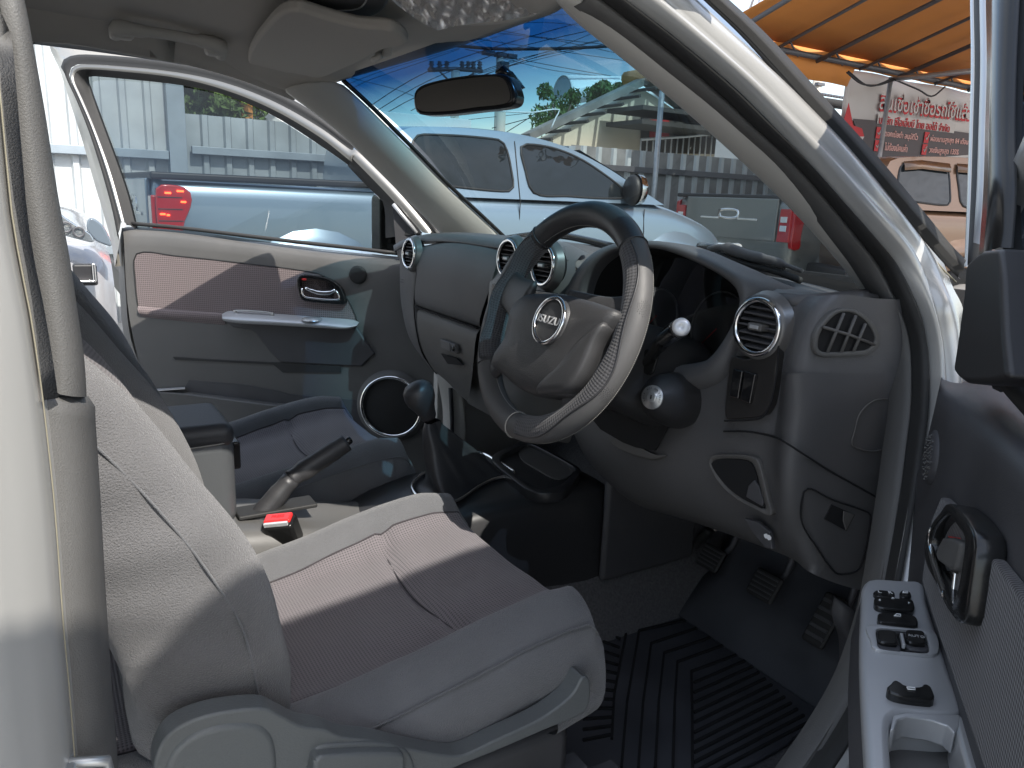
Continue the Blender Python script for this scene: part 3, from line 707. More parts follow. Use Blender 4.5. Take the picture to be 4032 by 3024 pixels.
for k in range(14):
    t = k/13; r = []
    for i, p in enumerate(H_):
        x0 = p.x; yb = -1.25; y = yb+(p.y-yb)*t
        z = roofz(x0, y); zz = z if t < .80 else z+(p.z-z)*((t-.80)/.20)**1.3
        r.append(V((x0*(1 if t > .8 else 1), y, zz)))
    rows.append(r)
o = grid('headliner', rows, 'headliner', CAR, face_cam=True, solid=.012, sub=1)
rows = [[p+V((0, .015*j, [0, .004, .03][j])) for p in H_[1:]] for j in range(3)]
# roof skin
rows = [[V((x, min(y, .755-.22*x*x), 1.775-.05*(x/.68)**2-max(0, y-.2)**2*.22-(.10 if abs(x) > .66 else 0))) for x in (-.70, -.66, -.4, 0, .4, .66, .70)] for y in (-1.35, -1.2, -.6, 0, .3, .5, .62, .70, .745)]
grid('roof', rows, 'silver_paint', CAR, sub=1, solid=.006)
# right roof rail over the driver's opening
loft('roof_rail', [[V((.66, y, 1.70)) for y in (-1.3, -.4, .1, .45)], [V((.70, y, 1.66)) for y in (-1.3, -.4, .1, .42)], [V((.69, y, 1.63)) for y in (-1.3, -.4, .1, .40)], [V((.62, y, 1.63)) for y in (-1.3, -.4, .1, .40)], [V((.58, y, 1.65)) for y in (-1.3, -.4, .1, .40)]], 16, 'silver_paint', CAR, solid=.01)
# ---- right A pillar: beige trim, dark edging, paint, outer weatherstrip
a_in = [at('M', a, b, 'x', x) for a, b, x in ((1190, -10, .53), (1224, 36, .545), (1340, 128, .555), (1480, 245, .57), (1610, 362, .585), (1740, 490, .60), (1842, 606, .62), (1900, 680, .63))]
a_tr = C_('C', [(-520, 20), (-300, 190), (0, 430), (280, 655), (480, 830), (700, 1030), (950, 1310), (1110, 1520), (1215, 1660)], pR(-.03))
a_tr2 = C_('N', [(180, 150), (240, 300), (300, 500), (322, 800), (310, 1100), (270, 1400), (240, 1660)], pR(-.02))
mid = [((p+q)/2+V((.0, -.025, .0))) for p, q in zip(spl(a_tr, 9), spl(a_in, 9))]
loft('right_pillar_trim', [a_in, mid, a_tr], 30, 'trim_beige', CAR, solid=.008, sub=1)
seal_a = a_tr+[at('N', 240, 300, pR(-.02)), at('N', 300, 500, pR(-.02)), at('N', 322, 800, pR(-.02)), at('N', 310, 1100, pR(-.02)), at('N', 270, 1400, pR(-.02)), at('N', 225, 1750, pR(-.02)), at('I', 1960, 620, pR(-.02)), at('I', 1900, 850, pR(-.02)), at('I', 1790, 1150, pR(-.02)), at('I', 1620, 1450, pR(-.02)), at('I', 1380, 1800, pR(-.02))]
def shift_c(c, px): return c
seal_b = C_('C', [(-500, -70), (-290, 90), (0, 310), (340, 600), (560, 810), (780, 1010), (1030, 1290), (1200, 1500), (1320, 1650)], pR(-.012))+[at('N', a, b, pR(-.005)) for a, b in ((330, 300), (385, 500), (402, 800), (395, 1050), (368, 1300), (310, 1750))]+[at('I', a, b, pR(-.005)) for a, b in ((2010, 620), (1960, 850), (1850, 1180), (1680, 1480), (1440, 1830))]
seal_c = C_('C', [(-470, -170), (-270, 0), (0, 205), (400, 540), (640, 780), (850, 1000), (1110, 1290), (1290, 1490), (1420, 1650)], pR(.006))+[at('N', a, b, pR(.015)) for a, b in ((430, 230), (480, 420), (510, 620), (516, 900), (500, 1150), (400, 1700))]+[at('I', a, b, pR(.02)) for a, b in ((2070, 650), (2020, 880), (1910, 1230), (1740, 1530), (1500, 1860))]
sa, sb, sc_ = spl(seal_a, 60), spl(seal_b, 60), spl(seal_c, 60)
loft('opening_trim', [off(sa, -.02, 0), sa, [p.lerp(q, .5)+V((.008, -.008, 0)) for p, q in zip(sa, sb)], sb], 60, 'trim_grey', CAR, solid=.006)
loft('door_seal', [off(sb, -.004, 0), [p.lerp(q, .2)+V((.012, -.01, 0)) for p, q in zip(sb, sc_)], [p.lerp(q, .6)+V((.018, -.012, 0)) for p, q in zip(sb, sc_)], [p+V((.004, 0, 0)) for p in sc_], [p+V((-.01, .01, 0)) for p in sc_]], 60, 'rubber', CAR)
pa = C_('C', [(-470, -170), (-270, 0), (0, 205), (400, 540), (640, 780), (850, 1000), (1110, 1290), (1290, 1490), (1420, 1650)], pR(.012))
pa = pa+[at('N', a, b, pR(.015)) for a, b in ((425, 230), (475, 420), (505, 620), (511, 900), (495, 1150), (395, 1700))]+[at('I', a, b, pR(.015)) for a, b in ((2060, 650), (2010, 880), (1900, 1230), (1730, 1530), (1490, 1860))]
pb = C_('C', [(-330, -330), (-150, -140), (100, 90), (560, 500), (800, 740), (1000, 930), (1250, 1200), (1420, 1390), (1560, 1600)], pR(.022))
pb = pb+[at('N', a, b, pR(.035)) for a, b in ((560, 260), (600, 420), (625, 620), (640, 900), (620, 1150), (560, 1700))]+[at('I', a, b, pR(.05)) for a, b in ((2350, 650), (2250, 900), (2050, 1300), (1850, 1600), (1620, 1900))]
pc = C_('C', [(-250, -430), (-60, -230), (190, 0), (640, 420), (880, 660), (1080, 870), (1330, 1170), (1480, 1370), (1650, 1600)], pR(.012))
pc = pc+[at('N', a, b, pR(.05)) for a, b in ((690, 120), (760, 230), (790, 420), (800, 900), (760, 1150), (700, 1700))]+[at('I', a, b, pR(.10)) for a, b in ((2500, 650), (2400, 900), (2200, 1300), (2000, 1700), (1780, 2000))]
N_ = 70
qa, qb, qc = spl(pa, N_), spl(pb, N_), spl(pc, N_)
c1 = [p.lerp(q, .30)+V((.016, -.004, .0)) for p, q in zip(qa, qb)]
c2 = [p.lerp(q, .55)+V((.020, .000, 0)) for p, q in zip(qa, qb)]
c3 = [p.lerp(q, .80)+V((-.002, .000, 0)) for p, q in zip(qa, qb)]
c4 = [p.lerp(q, .45)+V((.015, .000, 0)) for p, q in zip(qb, qc)]
loft('door_aperture_panel', [qa, c1, c2, c3, qb, c4, qc, [p+V((-.02, .05, 0)) for p in qc]], N_, 'silver_paint', CAR, sub=1)
# outer weatherstrip
w1 = C_('C', [(190, 0), (450, 250), (800, 640), (1000, 850), (1200, 1085), (1400, 1310), (1560, 1490), (1700, 1650), (1790, 1740)], pR(.016))
w2 = C_('C', [(350, 0), (560, 190), (830, 480), (1000, 670), (1200, 890), (1400, 1120), (1600, 1360), (1740, 1530), (1830, 1620)], pR(.010))
e1 = [w1[0]+(w1[0]-w1[1])*1.2]+w1; e2 = [w2[0]+(w2[0]-w2[1])*1.2]+w2
u1, u2 = spl(e1, 40), spl(e2, 40)
loft('outer_weatherstrip', [[p+V((0, .012, 0)) for p in u1], [p.lerp(q, .12)+V((.006, -.008, 0)) for p, q in zip(u1, u2)], [p.lerp(q, .35)+V((.002, -.002, 0)) for p, q in zip(u1, u2)], [p.lerp(q, .55)+V((.012, -.010, 0)) for p, q in zip(u1, u2)], [p.lerp(q, .85)+V((.008, -.008, 0)) for p, q in zip(u1, u2)], [p+V((0, .01, 0)) for p in u2]], 40, 'rubber', CAR)
tube('strip_edge', [p+V((.002, -.003, -.003)) for p in u1], .0013, 'yellow_edge', CAR, seg=6)
# wing behind the weatherstrip foot
loft('front_wing', [[V((.86, 1.02, z)) for z in (1.20, 1.0, .7, .4)], [V((.88, 1.25, z)) for z in (1.17, 1.0, .7, .4)], [V((.88, 2.2, z)) for z in (1.02, .9, .7, .4)]], 12, 'silver_paint', CAR, solid=.01)
loft('bonnet', [[V((x, 1.36, 1.14-.04*abs(x))) for x in (-.86, -.4, 0, .4, .86)], [V((x, 1.8, 1.12-.06*abs(x))) for x in (-.86, -.4, 0, .4, .86)], [V((x, 2.3, 1.02-.06*abs(x))) for x in (-.84, -.4, 0, .4, .84)]], 14, 'silver_paint', CAR, solid=.01)
loft('cowl', [[V((x, 1.30-.18*x*x/.5, 1.19)) for x in (-.7, -.4, 0, .4, .7)], [V((x, 1.40-.1*x*x, 1.15)) for x in (-.82, -.4, 0, .4, .82)]], 14, 'trim_dark', CAR, solid=.01)
# wipers
for pts, lb in ((((770, 215), (960, 190), (1120, 195), (1280, 225), (1460, 270)), 'D'), (((1980, 265), (2060, 270), (2250, 330), (2500, 400)), 'D')):
    P_ = [at('D', a, b, 'y', 1.30-.04*i) for i, (a, b) in enumerate(pts)]
    wp = tube('wiper', P_, .007, 'gloss_black', CAR, n=20, seg=8)
    tube('wiper_blade', [p+V((0, .01, -.008)) for p in P_], .005, 'rubber', wp, n=20, seg=6)
for pts in (((460, 130), (540, 115), (700, 165), (870, 205), (1040, 265)),):
    P_ = [at('F', a, b, 'y', 1.10+.0*i) for i, (a, b) in enumerate(pts)]
    wp = tube('wiper', P_, [.006, .011, .010, .008, .004], 'dash_upper', CAR, n=20, seg=8)
    tube('wiper_blade', [p+V((0, .0, -.016)) for p in P_], .006, 'rubber', wp, n=20, seg=6)
# ---- right B pillar and rear body side
PT = [(-12, 150), (6, 330), (20, 466), (38, 570), (59, 675), (80, 813), (87, 866), (111, 1083), (132, 1361), (142, 1465), (156, 1640), (162, 1740)]
TR = [(8, -20), (27, 50), (40, 110), (60, 200), (80, 290), (113, 466), (129, 535), (146, 657), (167, 779), (171, 850)]
TL = [(150, 852), (186, 862), (192, 950), (200, 1083), (212, 1291), (226, 1500), (240, 1660), (246, 1740)]
pt = [at('M', a, b, 'x', .80) for a, b in PT]; pt = [V((.75, pt[0].y, 1.60))]+pt
tr = [V((.67, -.01, 1.66))]+[at('M', a, b, 'x', .725) for a, b in TR]
ptu = [at('M', a, b, 'x', .80) for a, b in PT[:7]]; ptu = [V((.735, -.04, 1.66)), at('M', -30, 20, 'x', .78)]+ptu
g1 = [V((.71, -.03, 1.66))]+[at('M', a, b, 'x', .785) for a, b in ((-14, -20), (4, 110), (14, 225), (30, 380), (50, 500), (70, 600), (86, 720), (93, 800), (95, 852))]
loft('pillar_edge_trim', [ptu, [p.lerp(q, .5)+V((.012, .0, 0)) for p, q in zip(spl(ptu, 20), spl(g1, 20))], g1], 24, 'trim_grey', CAR, solid=.01)
g1 = g1
g1b = [p+V((-.004, .002, 0)) for p in g1]
loft('belt_guide_cover', [g1b, [p.lerp(q, .15)+V((.016, .010, 0)) for p, q in zip(spl(g1b, 20), spl(tr, 20))], [p.lerp(q, .7)+V((.016, .012, 0)) for p, q in zip(spl(g1b, 20), spl(tr, 20))], [p+V((.004, .0, 0)) for p in tr], [p+V((-.03, -.02, 0)) for p in tr]], 30, 'trim_grey', CAR, sub=1)
tlp = [at('M', a, b, 'x', .722) for a, b in TL[1:]]; ll = [at('M', a, b, 'x', .79) for a, b in PT[6:]]
a1, b1 = spl(ll, 24), spl(tlp, 24)
cur = [[p+V((0, -.02, 0)) for p in a1], a1, [p.lerp(q, .12)+V((.010, .006, 0)) for p, q in zip(a1, b1)], [p.lerp(q, .5)+V((.014, .010, 0)) for p, q in zip(a1, b1)], [p.lerp(q, .86)+V((.008, .008, 0)) for p, q in zip(a1, b1)], b1, [p+V((-.04, -.03, 0)) for p in b1]]
cur = [[V((c[0].x*.97+.0, c[0].y-.02, c[0].z+.004))]+[c[0]+V((0, -.004, .004))]+c for c in cur]
loft('lower_pillar_trim', cur, 40, 'trim_grey', CAR, solid=.004)
pt2 = [at('M', a, b, 'x', .80) for a, b in PT]; pt2 = [V((.735, -.04, 1.66)), at('M', -30, 20, 'x', .78)]+pt2
k1, = [spl(pt2, 40)]
cur = [[p+V((-.03, .01, 0)) for p in k1], [p+V((.004, -.001, 0)) for p in k1], [p+V((.020, -.006, 0)) for p in k1], [p+V((.028, -.018, 0)) for p in k1], [p+V((.040, -.026, 0)) for p in k1], [p+V((.052, -.045, 0)) for p in k1], [p+V((.060, -.10, 0)) for p in k1], [p+V((.062, -.5, 0)) for p in k1], [p+V((.055, -1.4, 0)) for p in k1]]
loft('body_side', cur, 40, 'silver_paint', CAR)
tube('paint_edge', [p+V((.004, .0015, 0)) for p in k1[8:]], .0005, 'yellow_edge', CAR, seg=5)
sp = at('G', 480, 1640, 'x', .80)
st = box('striker_plate', sp+V((.0, -.006, -.02)), (.045, .012, .06), 'grey_metal', CAR, bevel=.003)
tube('striker_loop', [at('G', a, b, 'x', .80)+V((.006, .004, 0)) for a, b in ((265, 1700), (262, 1605), (300, 1598), (310, 1700))], .004, 'grey_metal', st, seg=8)
tube('striker_loop', [at('G', a, b, 'x', .80)+V((.006, .006, 0)) for a, b in ((370, 1700), (372, 1608), (600, 1600), (618, 1700))], .004, 'grey_metal', st, seg=8)
# ---- left B pillar (seen past the driver's one)
lb_r = C_('P', [(270, 600), (330, 640), (322, 720), (345, 900), (400, 1180), (500, 1659)], 'x', -.70)+C_('A', [(215, 700), (260, 900), (300, 1120), (350, 1450), (362, 1545)], 'x', -.70)+C_('E', [(392, 190), (402, 370), (420, 560)], 'x', -.70)
lb_r[0] = at('P', 440, 535, 'x', -.69); lb_r.insert(1, at('P', 365, 585, 'x', -.695))
loft('left_belt_pillar', [lb_r, [p+V((.01, -.02, 0)) for p in spl(lb_r, 14)], [p+V((.01, -.14, .02)) for p in spl(lb_r, 14)], [p+V((-.02, -.3, .04)) for p in spl(lb_r, 14)]], 30, 'trim_grey', CAR, solid=.01)
loft('left_body_side', [[V((-.80, y, z)) for y in (-.06, -.5, -1.3)] for z in (1.62, 1.2, .9, .35)], 8, 'silver_paint', CAR, solid=.01)
# rear wall and back panels (behind the viewer's edge of frame, they close the cab)
box('cab_rear_wall', (0, -1.30, .80), (1.5, .04, .90), 'trim_grey', CAR)
for s in (-1, 1): box('rear_window_pillar', (s*.62, -1.30, 1.45), (.2, .04, .44), 'trim_beige', CAR)
# ---- floor, tunnel, firewall, sills
FZ = .45
rows = [[V((x, y, FZ+(.12 if y > 1.25 else 0)+(.22 if y > 1.38 else 0))) for x in (-.74, -.5, -.2, 0, .2, .5, .74)] for y in (-1.28, -.6, 0, .6, 1.1, 1.2, 1.32, 1.42)]
grid('floor_carpet', rows, 'carpet', CAR, solid=.02)
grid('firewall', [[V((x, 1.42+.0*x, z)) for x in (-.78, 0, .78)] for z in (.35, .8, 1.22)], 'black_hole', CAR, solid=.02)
tun = []
for y in (-1.2, -.2, .4, .8, 1.1, 1.42):
    h = .66 if y < .5 else .64
    tun.append([V((x, y, z)) for x, z in ((-.24, FZ), (-.20, .52), (-.165, h-.03), (-.12, h), (0, h+.01), (.12, h), (.165, h-.03), (.20, .52), (.24, FZ))])
grid('tunnel_carpet', tun, 'carpet', CAR, sub=1)
loft('sill', [[V((x, y, z)) for y in (-.4, 0, .5, 1.0, 1.15)] for x, z in ((.68, .455), (.70, .485), (.76, .49), (.79, .46), (.83, .42), (.855, .36), (.85, .25))], 14, 'silver_paint', CAR, solid=.006)
loft('sill_scuff_trim', [[V((x, y, z)) for y in (-.05, .3, .8, 1.12)] for x, z in ((.665, .45), (.675, .492), (.70, .505), (.74, .505), (.765, .495), (.768, .485))], 14, 'trim_dark', CAR, solid=.003)
loft('left_sill', [[V((-x, y, z)) for y in (-.4, 0, .5, 1.0, 1.2)] for x, z in ((.66, .455), (.68, .50), (.74, .50), (.79, .46), (.83, .42), (.855, .36), (.85, .25))], 14, 'trim_grey', CAR, solid=.006)
# left lower pillar (beside the glovebox, light strip)
loft('left_kick_panel', [C_('D', [(345, 1060), (385, 1300), (370, 1659)], 'x', -.66), C_('D', [(430, 1080), (450, 1300), (430, 1700)], 'x', -.64), C_('D', [(500, 1160), (520, 1400), (500, 1750)], 'x', -.60)], 12, 'trim_beige', CAR, solid=.01)
loft('left_kick_panel', [C_('D', [(440, 1150), (450, 1400), (440, 1700)], 'x', -.62), C_('D', [(540, 1180), (520, 1400), (500, 1750)], 'y', 1.2)], 12, 'trim_dark', CAR, solid=.01)
box('left_footwell_panel', (-.725, 1.21, .83), (.03, .42, .78), 'trim_beige', CAR)
box('dash_filler', (0, 1.17, 1.02), (1.38, .28, .26), 'black_hole', CAR)  # hidden filler box, widened to block sun leaking through the dash
# ---- grab handle
gh = [at('A', a, b, pL(-.09)) for a, b in ((720, 175), (790, 178), (860, 190), (1000, 208), (1150, 235), (1270, 258), (1345, 280), (1380, 300))]
hb = tube('grab_handle', [gh[0]+V((-.02, 0, -.012))]+gh+[gh[-1]+V((-.02, 0, -.014))], [.012, .016, .014, .011, .011, .011, .011, .014, .016, .012], 'trim_beige', CAR, n=30, seg=12)
for e in (at('A', 760, 205, pL(-.08)), at('A', 1340, 312, pL(-.08))): box('handle_mount', e, (.034, .044, .026), 'trim_beige', hb, bevel=.010, bseg=3)
mat('strip_metal', (.26, .255, .24), .34, metal=.7)
mat('sail_black', (.020, .019, .020), .45, bump=(900, .3, .0005))
def joinm(objs):
    """merge meshes of one surface pattern into the first object"""
    dg = bpy.context.evaluated_depsgraph_get(); bm = bmesh.new(); mt = objs[0].data.materials[0]
    for o in objs:
        dg.update(); me = bpy.data.meshes.new_from_object(o.evaluated_get(dg)); bm.from_mesh(me)
    me = bpy.data.meshes.new(objs[0].name); bm.to_mesh(me); bm.free(); me.materials.append(mt)
    for p in me.polygons: p.use_smooth = True
    o = objs[0]; o.modifiers.clear(); o.data = me
    for q in objs[1:]: bpy.data.objects.remove(q)
    return o
def circ(c, R, rx, ry=None, n=40, o=0):
    ry = ry or rx
    return [V(c)+R @ V((rx*math.cos(2*math.pi*k/n), ry*math.sin(2*math.pi*k/n), o)) for k in range(n)]
# ================================================================ passenger door (open)
D0 = V((-.76, 1.03, 1.22)); Dn = V((.789, -.614, 0))
def dp(o=0): return (D0+Dn*o, Dn)
DnW = V((.789, -.614, .25))
def dw(o=0): return (D0+Dn*o, DnW)
pd = empty('passenger_door', (-.8, 1.03, .5), parent=CAR); pd['label'] = 'open far door with woven fabric insert and silver pull strip'
def dE(pts, o=0, z='E'): return [at(z, a, b, dp(o)) for a, b in pts]
# panel rolled at its top edge
rT = dE([(762, 70), (1100, 95), (1500, 150), (1900, 205), (2212, 240), (2480, 262), (2700, 275)], -.035)
rA = dE([(766, 92), (1100, 112), (1500, 167), (1900, 222), (2212, 257), (2480, 280), (2700, 295)], -.006)
rB = dE([(772, 150), (1100, 165), (1500, 215), (1900, 275), (2212, 320), (2480, 345), (2700, 370)], .006)
rC = dE([(782, 420), (1100, 440), (1500, 470), (1900, 520), (2212, 560), (2480, 600), (2700, 640)], .0)
rD = dE([(800, 640), (1100, 660), (1500, 700), (1900, 740), (2212, 760), (2480, 800), (2750, 850)], .012)
rE = dE([(860, 900), (1100, 905), (1500, 930), (1900, 950), (2212, 960), (2480, 1000), (2800, 1080)], .016)
rF = dE([(905, 1060), (1130, 1060), (1500, 1100), (1900, 1150), (2212, 1180), (2500, 1300), (2860, 1400)], .016)
rG = dE([(960, 1300), (1200, 1330), (1600, 1400), (1950, 1450), (2250, 1520), (2550, 1640), (2880, 1720)], .01)
pan = loft('door_panel', [[p-Dn*.05 for p in rT], rT, rA, rB, rC, rD, rE, rF, rG], 40, 'trim_grey', pd, sub=1)
plate('door_skin', dE([(775, 500), (800, 750), (905, 1080), (1000, 1400), (2200, 1640), (2900, 1780), (2760, 300), (762, 75)], -.05), .07, 'silver_paint', pd, nrm=Dn)
loft('door_edge', [dE([(735, 200), (745, 480), (775, 760), (880, 1060), (960, 1380)], -.12), dE([(758, 75), (770, 480), (800, 760), (905, 1060), (985, 1380)], -.02), dE([(762, 75), (782, 480), (812, 760), (915, 1060), (995, 1380)], .0)], 20, 'trim_grey', pd)
# fabric insert
ins = dE([(848, 236), (1100, 250), (1500, 293), (1950, 352), (2060, 400), (2150, 500), (2215, 640), (2212, 700), (2100, 690), (1800, 700), (1390, 690), (1100, 662), (890, 628), (862, 585), (840, 400)], .008)
plate('fabric_insert', spl(ins, 60, True), .012, 'door_mesh', pan, nrm=Dn, bevel=.004)
tube('insert_seam', [p-Dn*.001 for p in spl(ins, 70, True)], .0022, 'rubber', pan, closed=True, seg=6)
# rolled lower lip of the insert
loft('fabric_fold', [dE([(858, 560), (1000, 575), (1200, 590), (1400, 605)], .009), dE([(856, 585), (1000, 600), (1200, 612), (1400, 620)], .022), dE([(866, 610), (1000, 628), (1200, 640), (1400, 652)], .018), dE([(880, 630), (1000, 646), (1200, 668), (1400, 688)], .008)], 20, 'door_mesh', pan)
# lower darker bolster
bl = dE([(1395, 655), (1450, 695), (1560, 712), (1590, 735), (1680, 850), (1740, 912), (2000, 928), (2250, 940), (2330, 860), (2215, 690), (1800, 660)], .022)
plate('pull_bolster', bl, .02, 'trim_dark', pan, nrm=Dn, bevel=.006)
# silver pull strip
s1 = dE([(1388, 612), (1425, 588), (1700, 604), (2000, 627), (2212, 645), (2245, 660)], .0)
s1 = [p+Dn*.01 for p in s1]
s2 = [p+Dn*.055+V((0, 0, -.004)) for p in dE([(1386, 622), (1440, 610), (1700, 628), (2000, 650), (2200, 668), (2240, 668)], .0)]
s2 = dE([(1383, 628), (1480, 640), (1700, 652), (2000, 672), (2180, 690), (2225, 676)], .058)
s3 = dE([(1392, 655), (1480, 668), (1700, 680), (2000, 698), (2160, 706), (2215, 690)], .050)
arm = loft('pull_strip', [s1, [p.lerp(q, .5)+V((0, 0, .003)) for p, q in zip(spl(s1, 12), spl(s2, 12))], s2, [p.lerp(q, .5)+Dn*.006 for p, q in zip(spl(s2, 12), spl(s3, 12))], s3], 30, 'silver_trim', pan, sub=1)
ring('cup_recess', [at('E', a, b, dp(.03))+V((0, 0, .002)) for a, b in ((1450, 590), (1690, 604), (1705, 624), (1470, 614))], [at('E', a, b, dp(.03)) for a, b in ((1466, 594), (1680, 607), (1690, 619), (1484, 610))], .006, 'silver_paint', arm, n=24)
lathe('finger_notch', at('E', 1942, 640, dp(.035)), (0, 0, 1), [(0, .004), (.026, .003), (.03, 0), (.032, -.004)], 'silver_paint', arm, seg=20)
# handle
hs = dE([(1848, 420), (1850, 385), (1880, 366), (1990, 378), (2060, 400), (2120, 450), (2150, 530), (2146, 552), (1900, 530), (1870, 515)], .024)
hi = dE([(1866, 425), (1868, 400), (1890, 388), (1985, 398), (2045, 418), (2095, 460), (2115, 515), (2108, 530), (1905, 510), (1880, 495)], .024)
hh = ring('handle_surround', hs, hi, .02, 'gloss_black', pan, n=40, bevel=.002)
plate('handle_bowl', [p-Dn*.016 for p in spl(hi, 30, True)], .004, 'piano', hh, nrm=Dn)
tube('door_lever', dE([(1900, 448), (1930, 462), (1985, 478), (2050, 478), (2085, 462)], .026), [.0045, .006, .007, .007, .005], 'chrome', hh, n=20, seg=8, flat=.6)
tube('lever_rim', dE([(1880, 450), (1885, 490), (1910, 508), (2105, 522), (2112, 500), (2090, 465)], .022), .0035, 'chrome', hh, n=24, seg=6)
box('lock_flag', at('E', 1892, 395, dp(.022)), (.014, .012, .006), 'red_button', hh, bevel=.002)
# tweeter
c = at('M', 773, 594, dp(.006)); Rd = frame(Dn)
lathe('tweeter', c, Dn, [(0, .004), (.020, .005), (.026, .003), (.028, -.002)], 'speaker_mesh', pan, seg=28)
# pocket recess and lip
plate('pocket_recess', dE([(1075, 878), (1300, 893), (1740, 915), (2120, 935), (2120, 975), (1760, 975), (1700, 925), (1300, 905), (1090, 895)], .019), .006, 'rubber', pan, nrm=Dn)
plate('pocket_wall', dE([(1150, 1065), (1175, 1025), (1500, 1050), (1730, 1090), (1790, 1110), (2212, 1145), (2400, 1250), (2300, 1330), (1650, 1170), (1200, 1115)], .019), .006, 'trim_dark', pan, nrm=Dn)
plate('pocket_front', dE([(900, 1085), (970, 1090), (1150, 1105), (1650, 1170), (1980, 1200), (2000, 1480), (1000, 1330)], .045), .03, 'trim_grey', pan, nrm=Dn, bevel=.006)
plate('pocket_ledge', [at('E', a, b, dp(o)) for a, b, o in ((930, 1078, .02), (1150, 1064, .02), (1150, 1072, .045), (960, 1086, .045))], .003, 'silver_trim', pan)
# speaker
c = at('H', 855, 160, dp(.03)); sp_ = lathe('speaker_pod', c, Dn, [(.118, -.03), (.112, -.004), (.104, .004), (.098, .006)], 'trim_grey', pan, seg=48)
lathe('speaker_ring', c, Dn, [(.100, .003), (.098, .009), (.092, .010), (.089, .004)], 'chrome', sp_, seg=56)
lathe('speaker_grille', c, Dn, [(0, .006), (.05, .005), (.091, .000)], 'speaker_mesh', sp_, seg=40)
plate('lower_corner', [at('H', a, b, dp(.0)) for a, b in ((700, 430), (860, 400), (1000, 300), (1090, 380), (1075, 480), (900, 500))], .02, 'silver_paint', pan, nrm=Dn)
# window frame
f0 = [at('A', a, b, dw(-.05)) for a, b in ((715, 1659), (690, 1500), (650, 1350), (590, 1150), (520, 900), (440, 650), (370, 430), (322, 330), (303, 262), (330, 235), (450, 215), (700, 215), (1100, 280), (1500, 400), (1800, 560), (2100, 760), (2350, 1000), (2600, 1330), (2740, 1550))]
f1 = [at('A', a, b, dw(0)) for a, b in ((745, 1500), (715, 1330), (640, 1050), (560, 800), (480, 600), (410, 470), (378, 420), (395, 370), (450, 345), (540, 338), (900, 365), (1300, 425), (1600, 520), (1900, 665), (2212, 890))]+[at('B', a, b, dw(0)) for a, b in ((250, 920), (450, 1130), (640, 1370), (700, 1470))]
f2 = [at('A', a, b, dw(.012)) for a, b in ((752, 1385), (660, 1060), (560, 770), (480, 590), (433, 480), (433, 440), (450, 412), (490, 400), (700, 408), (1100, 450), (1400, 515), (1700, 630), (2000, 800), (2212, 955))]+[at('B', a, b, dw(.012)) for a, b in ((130, 905), (330, 1095), (500, 1280), (640, 1450))]
f3 = [at('A', a, b, dw(.012)) for a, b in ((775, 1385), (690, 1080), (590, 800), (505, 600), (455, 490), (455, 460), (470, 440), (510, 430), (700, 440), (1100, 485), (1400, 560), (1700, 682), (2000, 860), (2212, 1025))]+[at('B', a, b, dw(.012)) for a, b in ((110, 960), (300, 1150), (450, 1310), (575, 1450))]
f4 = [at('A', a, b, dw(-.02)) for a, b in ((835, 1420), (780, 1200), (700, 970), (600, 700), (540, 530), (524, 488), (523, 474), (530, 466), (560, 468), (700, 480), (1130, 528), (1400, 592), (1700, 720), (2000, 910), (2212, 1060))]+[at('B', a, b, dw(-.02)) for a, b in ((100, 1020), (250, 1180), (330, 1262), (345, 1480))]
NF = 80
s0, s1_, s2_, s3_, s4_ = (spl(c, NF) for c in (f0, f1, f2, f3, f4))
loft('frame_paint', [[p-Dn*.03 for p in s0], s0, [p.lerp(q, .5) for p, q in zip(s0, s1_)], s1_], NF, 'jamb_paint', pd)
loft('frame_seal', [s1_, [p.lerp(q, .3)+Dn*.014 for p, q in zip(s1_, s2_)], [p.lerp(q, .6)+Dn*.004 for p, q in zip(s1_, s2_)], s2_], NF, 'rubber', pd)
loft('frame_bright_strip', [s2_, [p.lerp(q, .5)+Dn*.008 for p, q in zip(s2_, s3_)], s3_], NF, 'strip_metal', pd, sub=1)
loft('frame_channel', [s3_, [p.lerp(q, .5)-Dn*.004 for p, q in zip(s3_, s4_)], s4_, [p-Dn*.02 for p in s4_]], NF, 'rubber', pd)
gl = [at('A', a, b, dw(-.03)) for a, b in ((840, 1450), (835, 1420), (780, 1200), (700, 970), (600, 700), (540, 530), (524, 488), (523, 474), (530, 466), (560, 468), (700, 480), (1130, 528), (1400, 592), (1700, 720), (2000, 910), (2212, 1060))]+[at('B', a, b, dw(-.03)) for a, b in ((100, 1020), (250, 1180), (330, 1262), (420, 1560), (-200, 1520))]+[at('A', 1500, 1500, dw(-.03))]
mk('door_window', gl, [tuple(range(len(gl)))], 'door_glass', pd, smooth=False)
tube('belt_seal', dE([(790, 45), (1100, 72), (1500, 120), (1900, 168), (2212, 202), (2480, 235)], -.02), .006, 'rubber', pd, n=20, seg=8)
plate('mirror_sail', [at('B', a, b, dp(-.01)) for a, b in ((388, 1275), (560, 1450), (560, 1580), (420, 1600), (410, 1540))], .02, 'trim_dark', pd, nrm=Dn)
tube('sail_strip', [at('B', a, b, dp(.0)) for a, b in ((392, 1270), (440, 1330), (540, 1450))], .006, 'silver_trim', pd, seg=8)
# far door mirror outside the glass
dm = box('door_mirror', at('B', 372, 1395, dp(-.20)), (.10, .10, .19), 'gloss_black', pd, bevel=.02, bseg=3)
plate('mirror_glass', [at('B', a, b, dp(-.135)) for a, b in ((385, 1290), (400, 1310), (408, 1520), (378, 1515), (372, 1330))], .004, 'mirror_silver', dm, nrm=Dn)
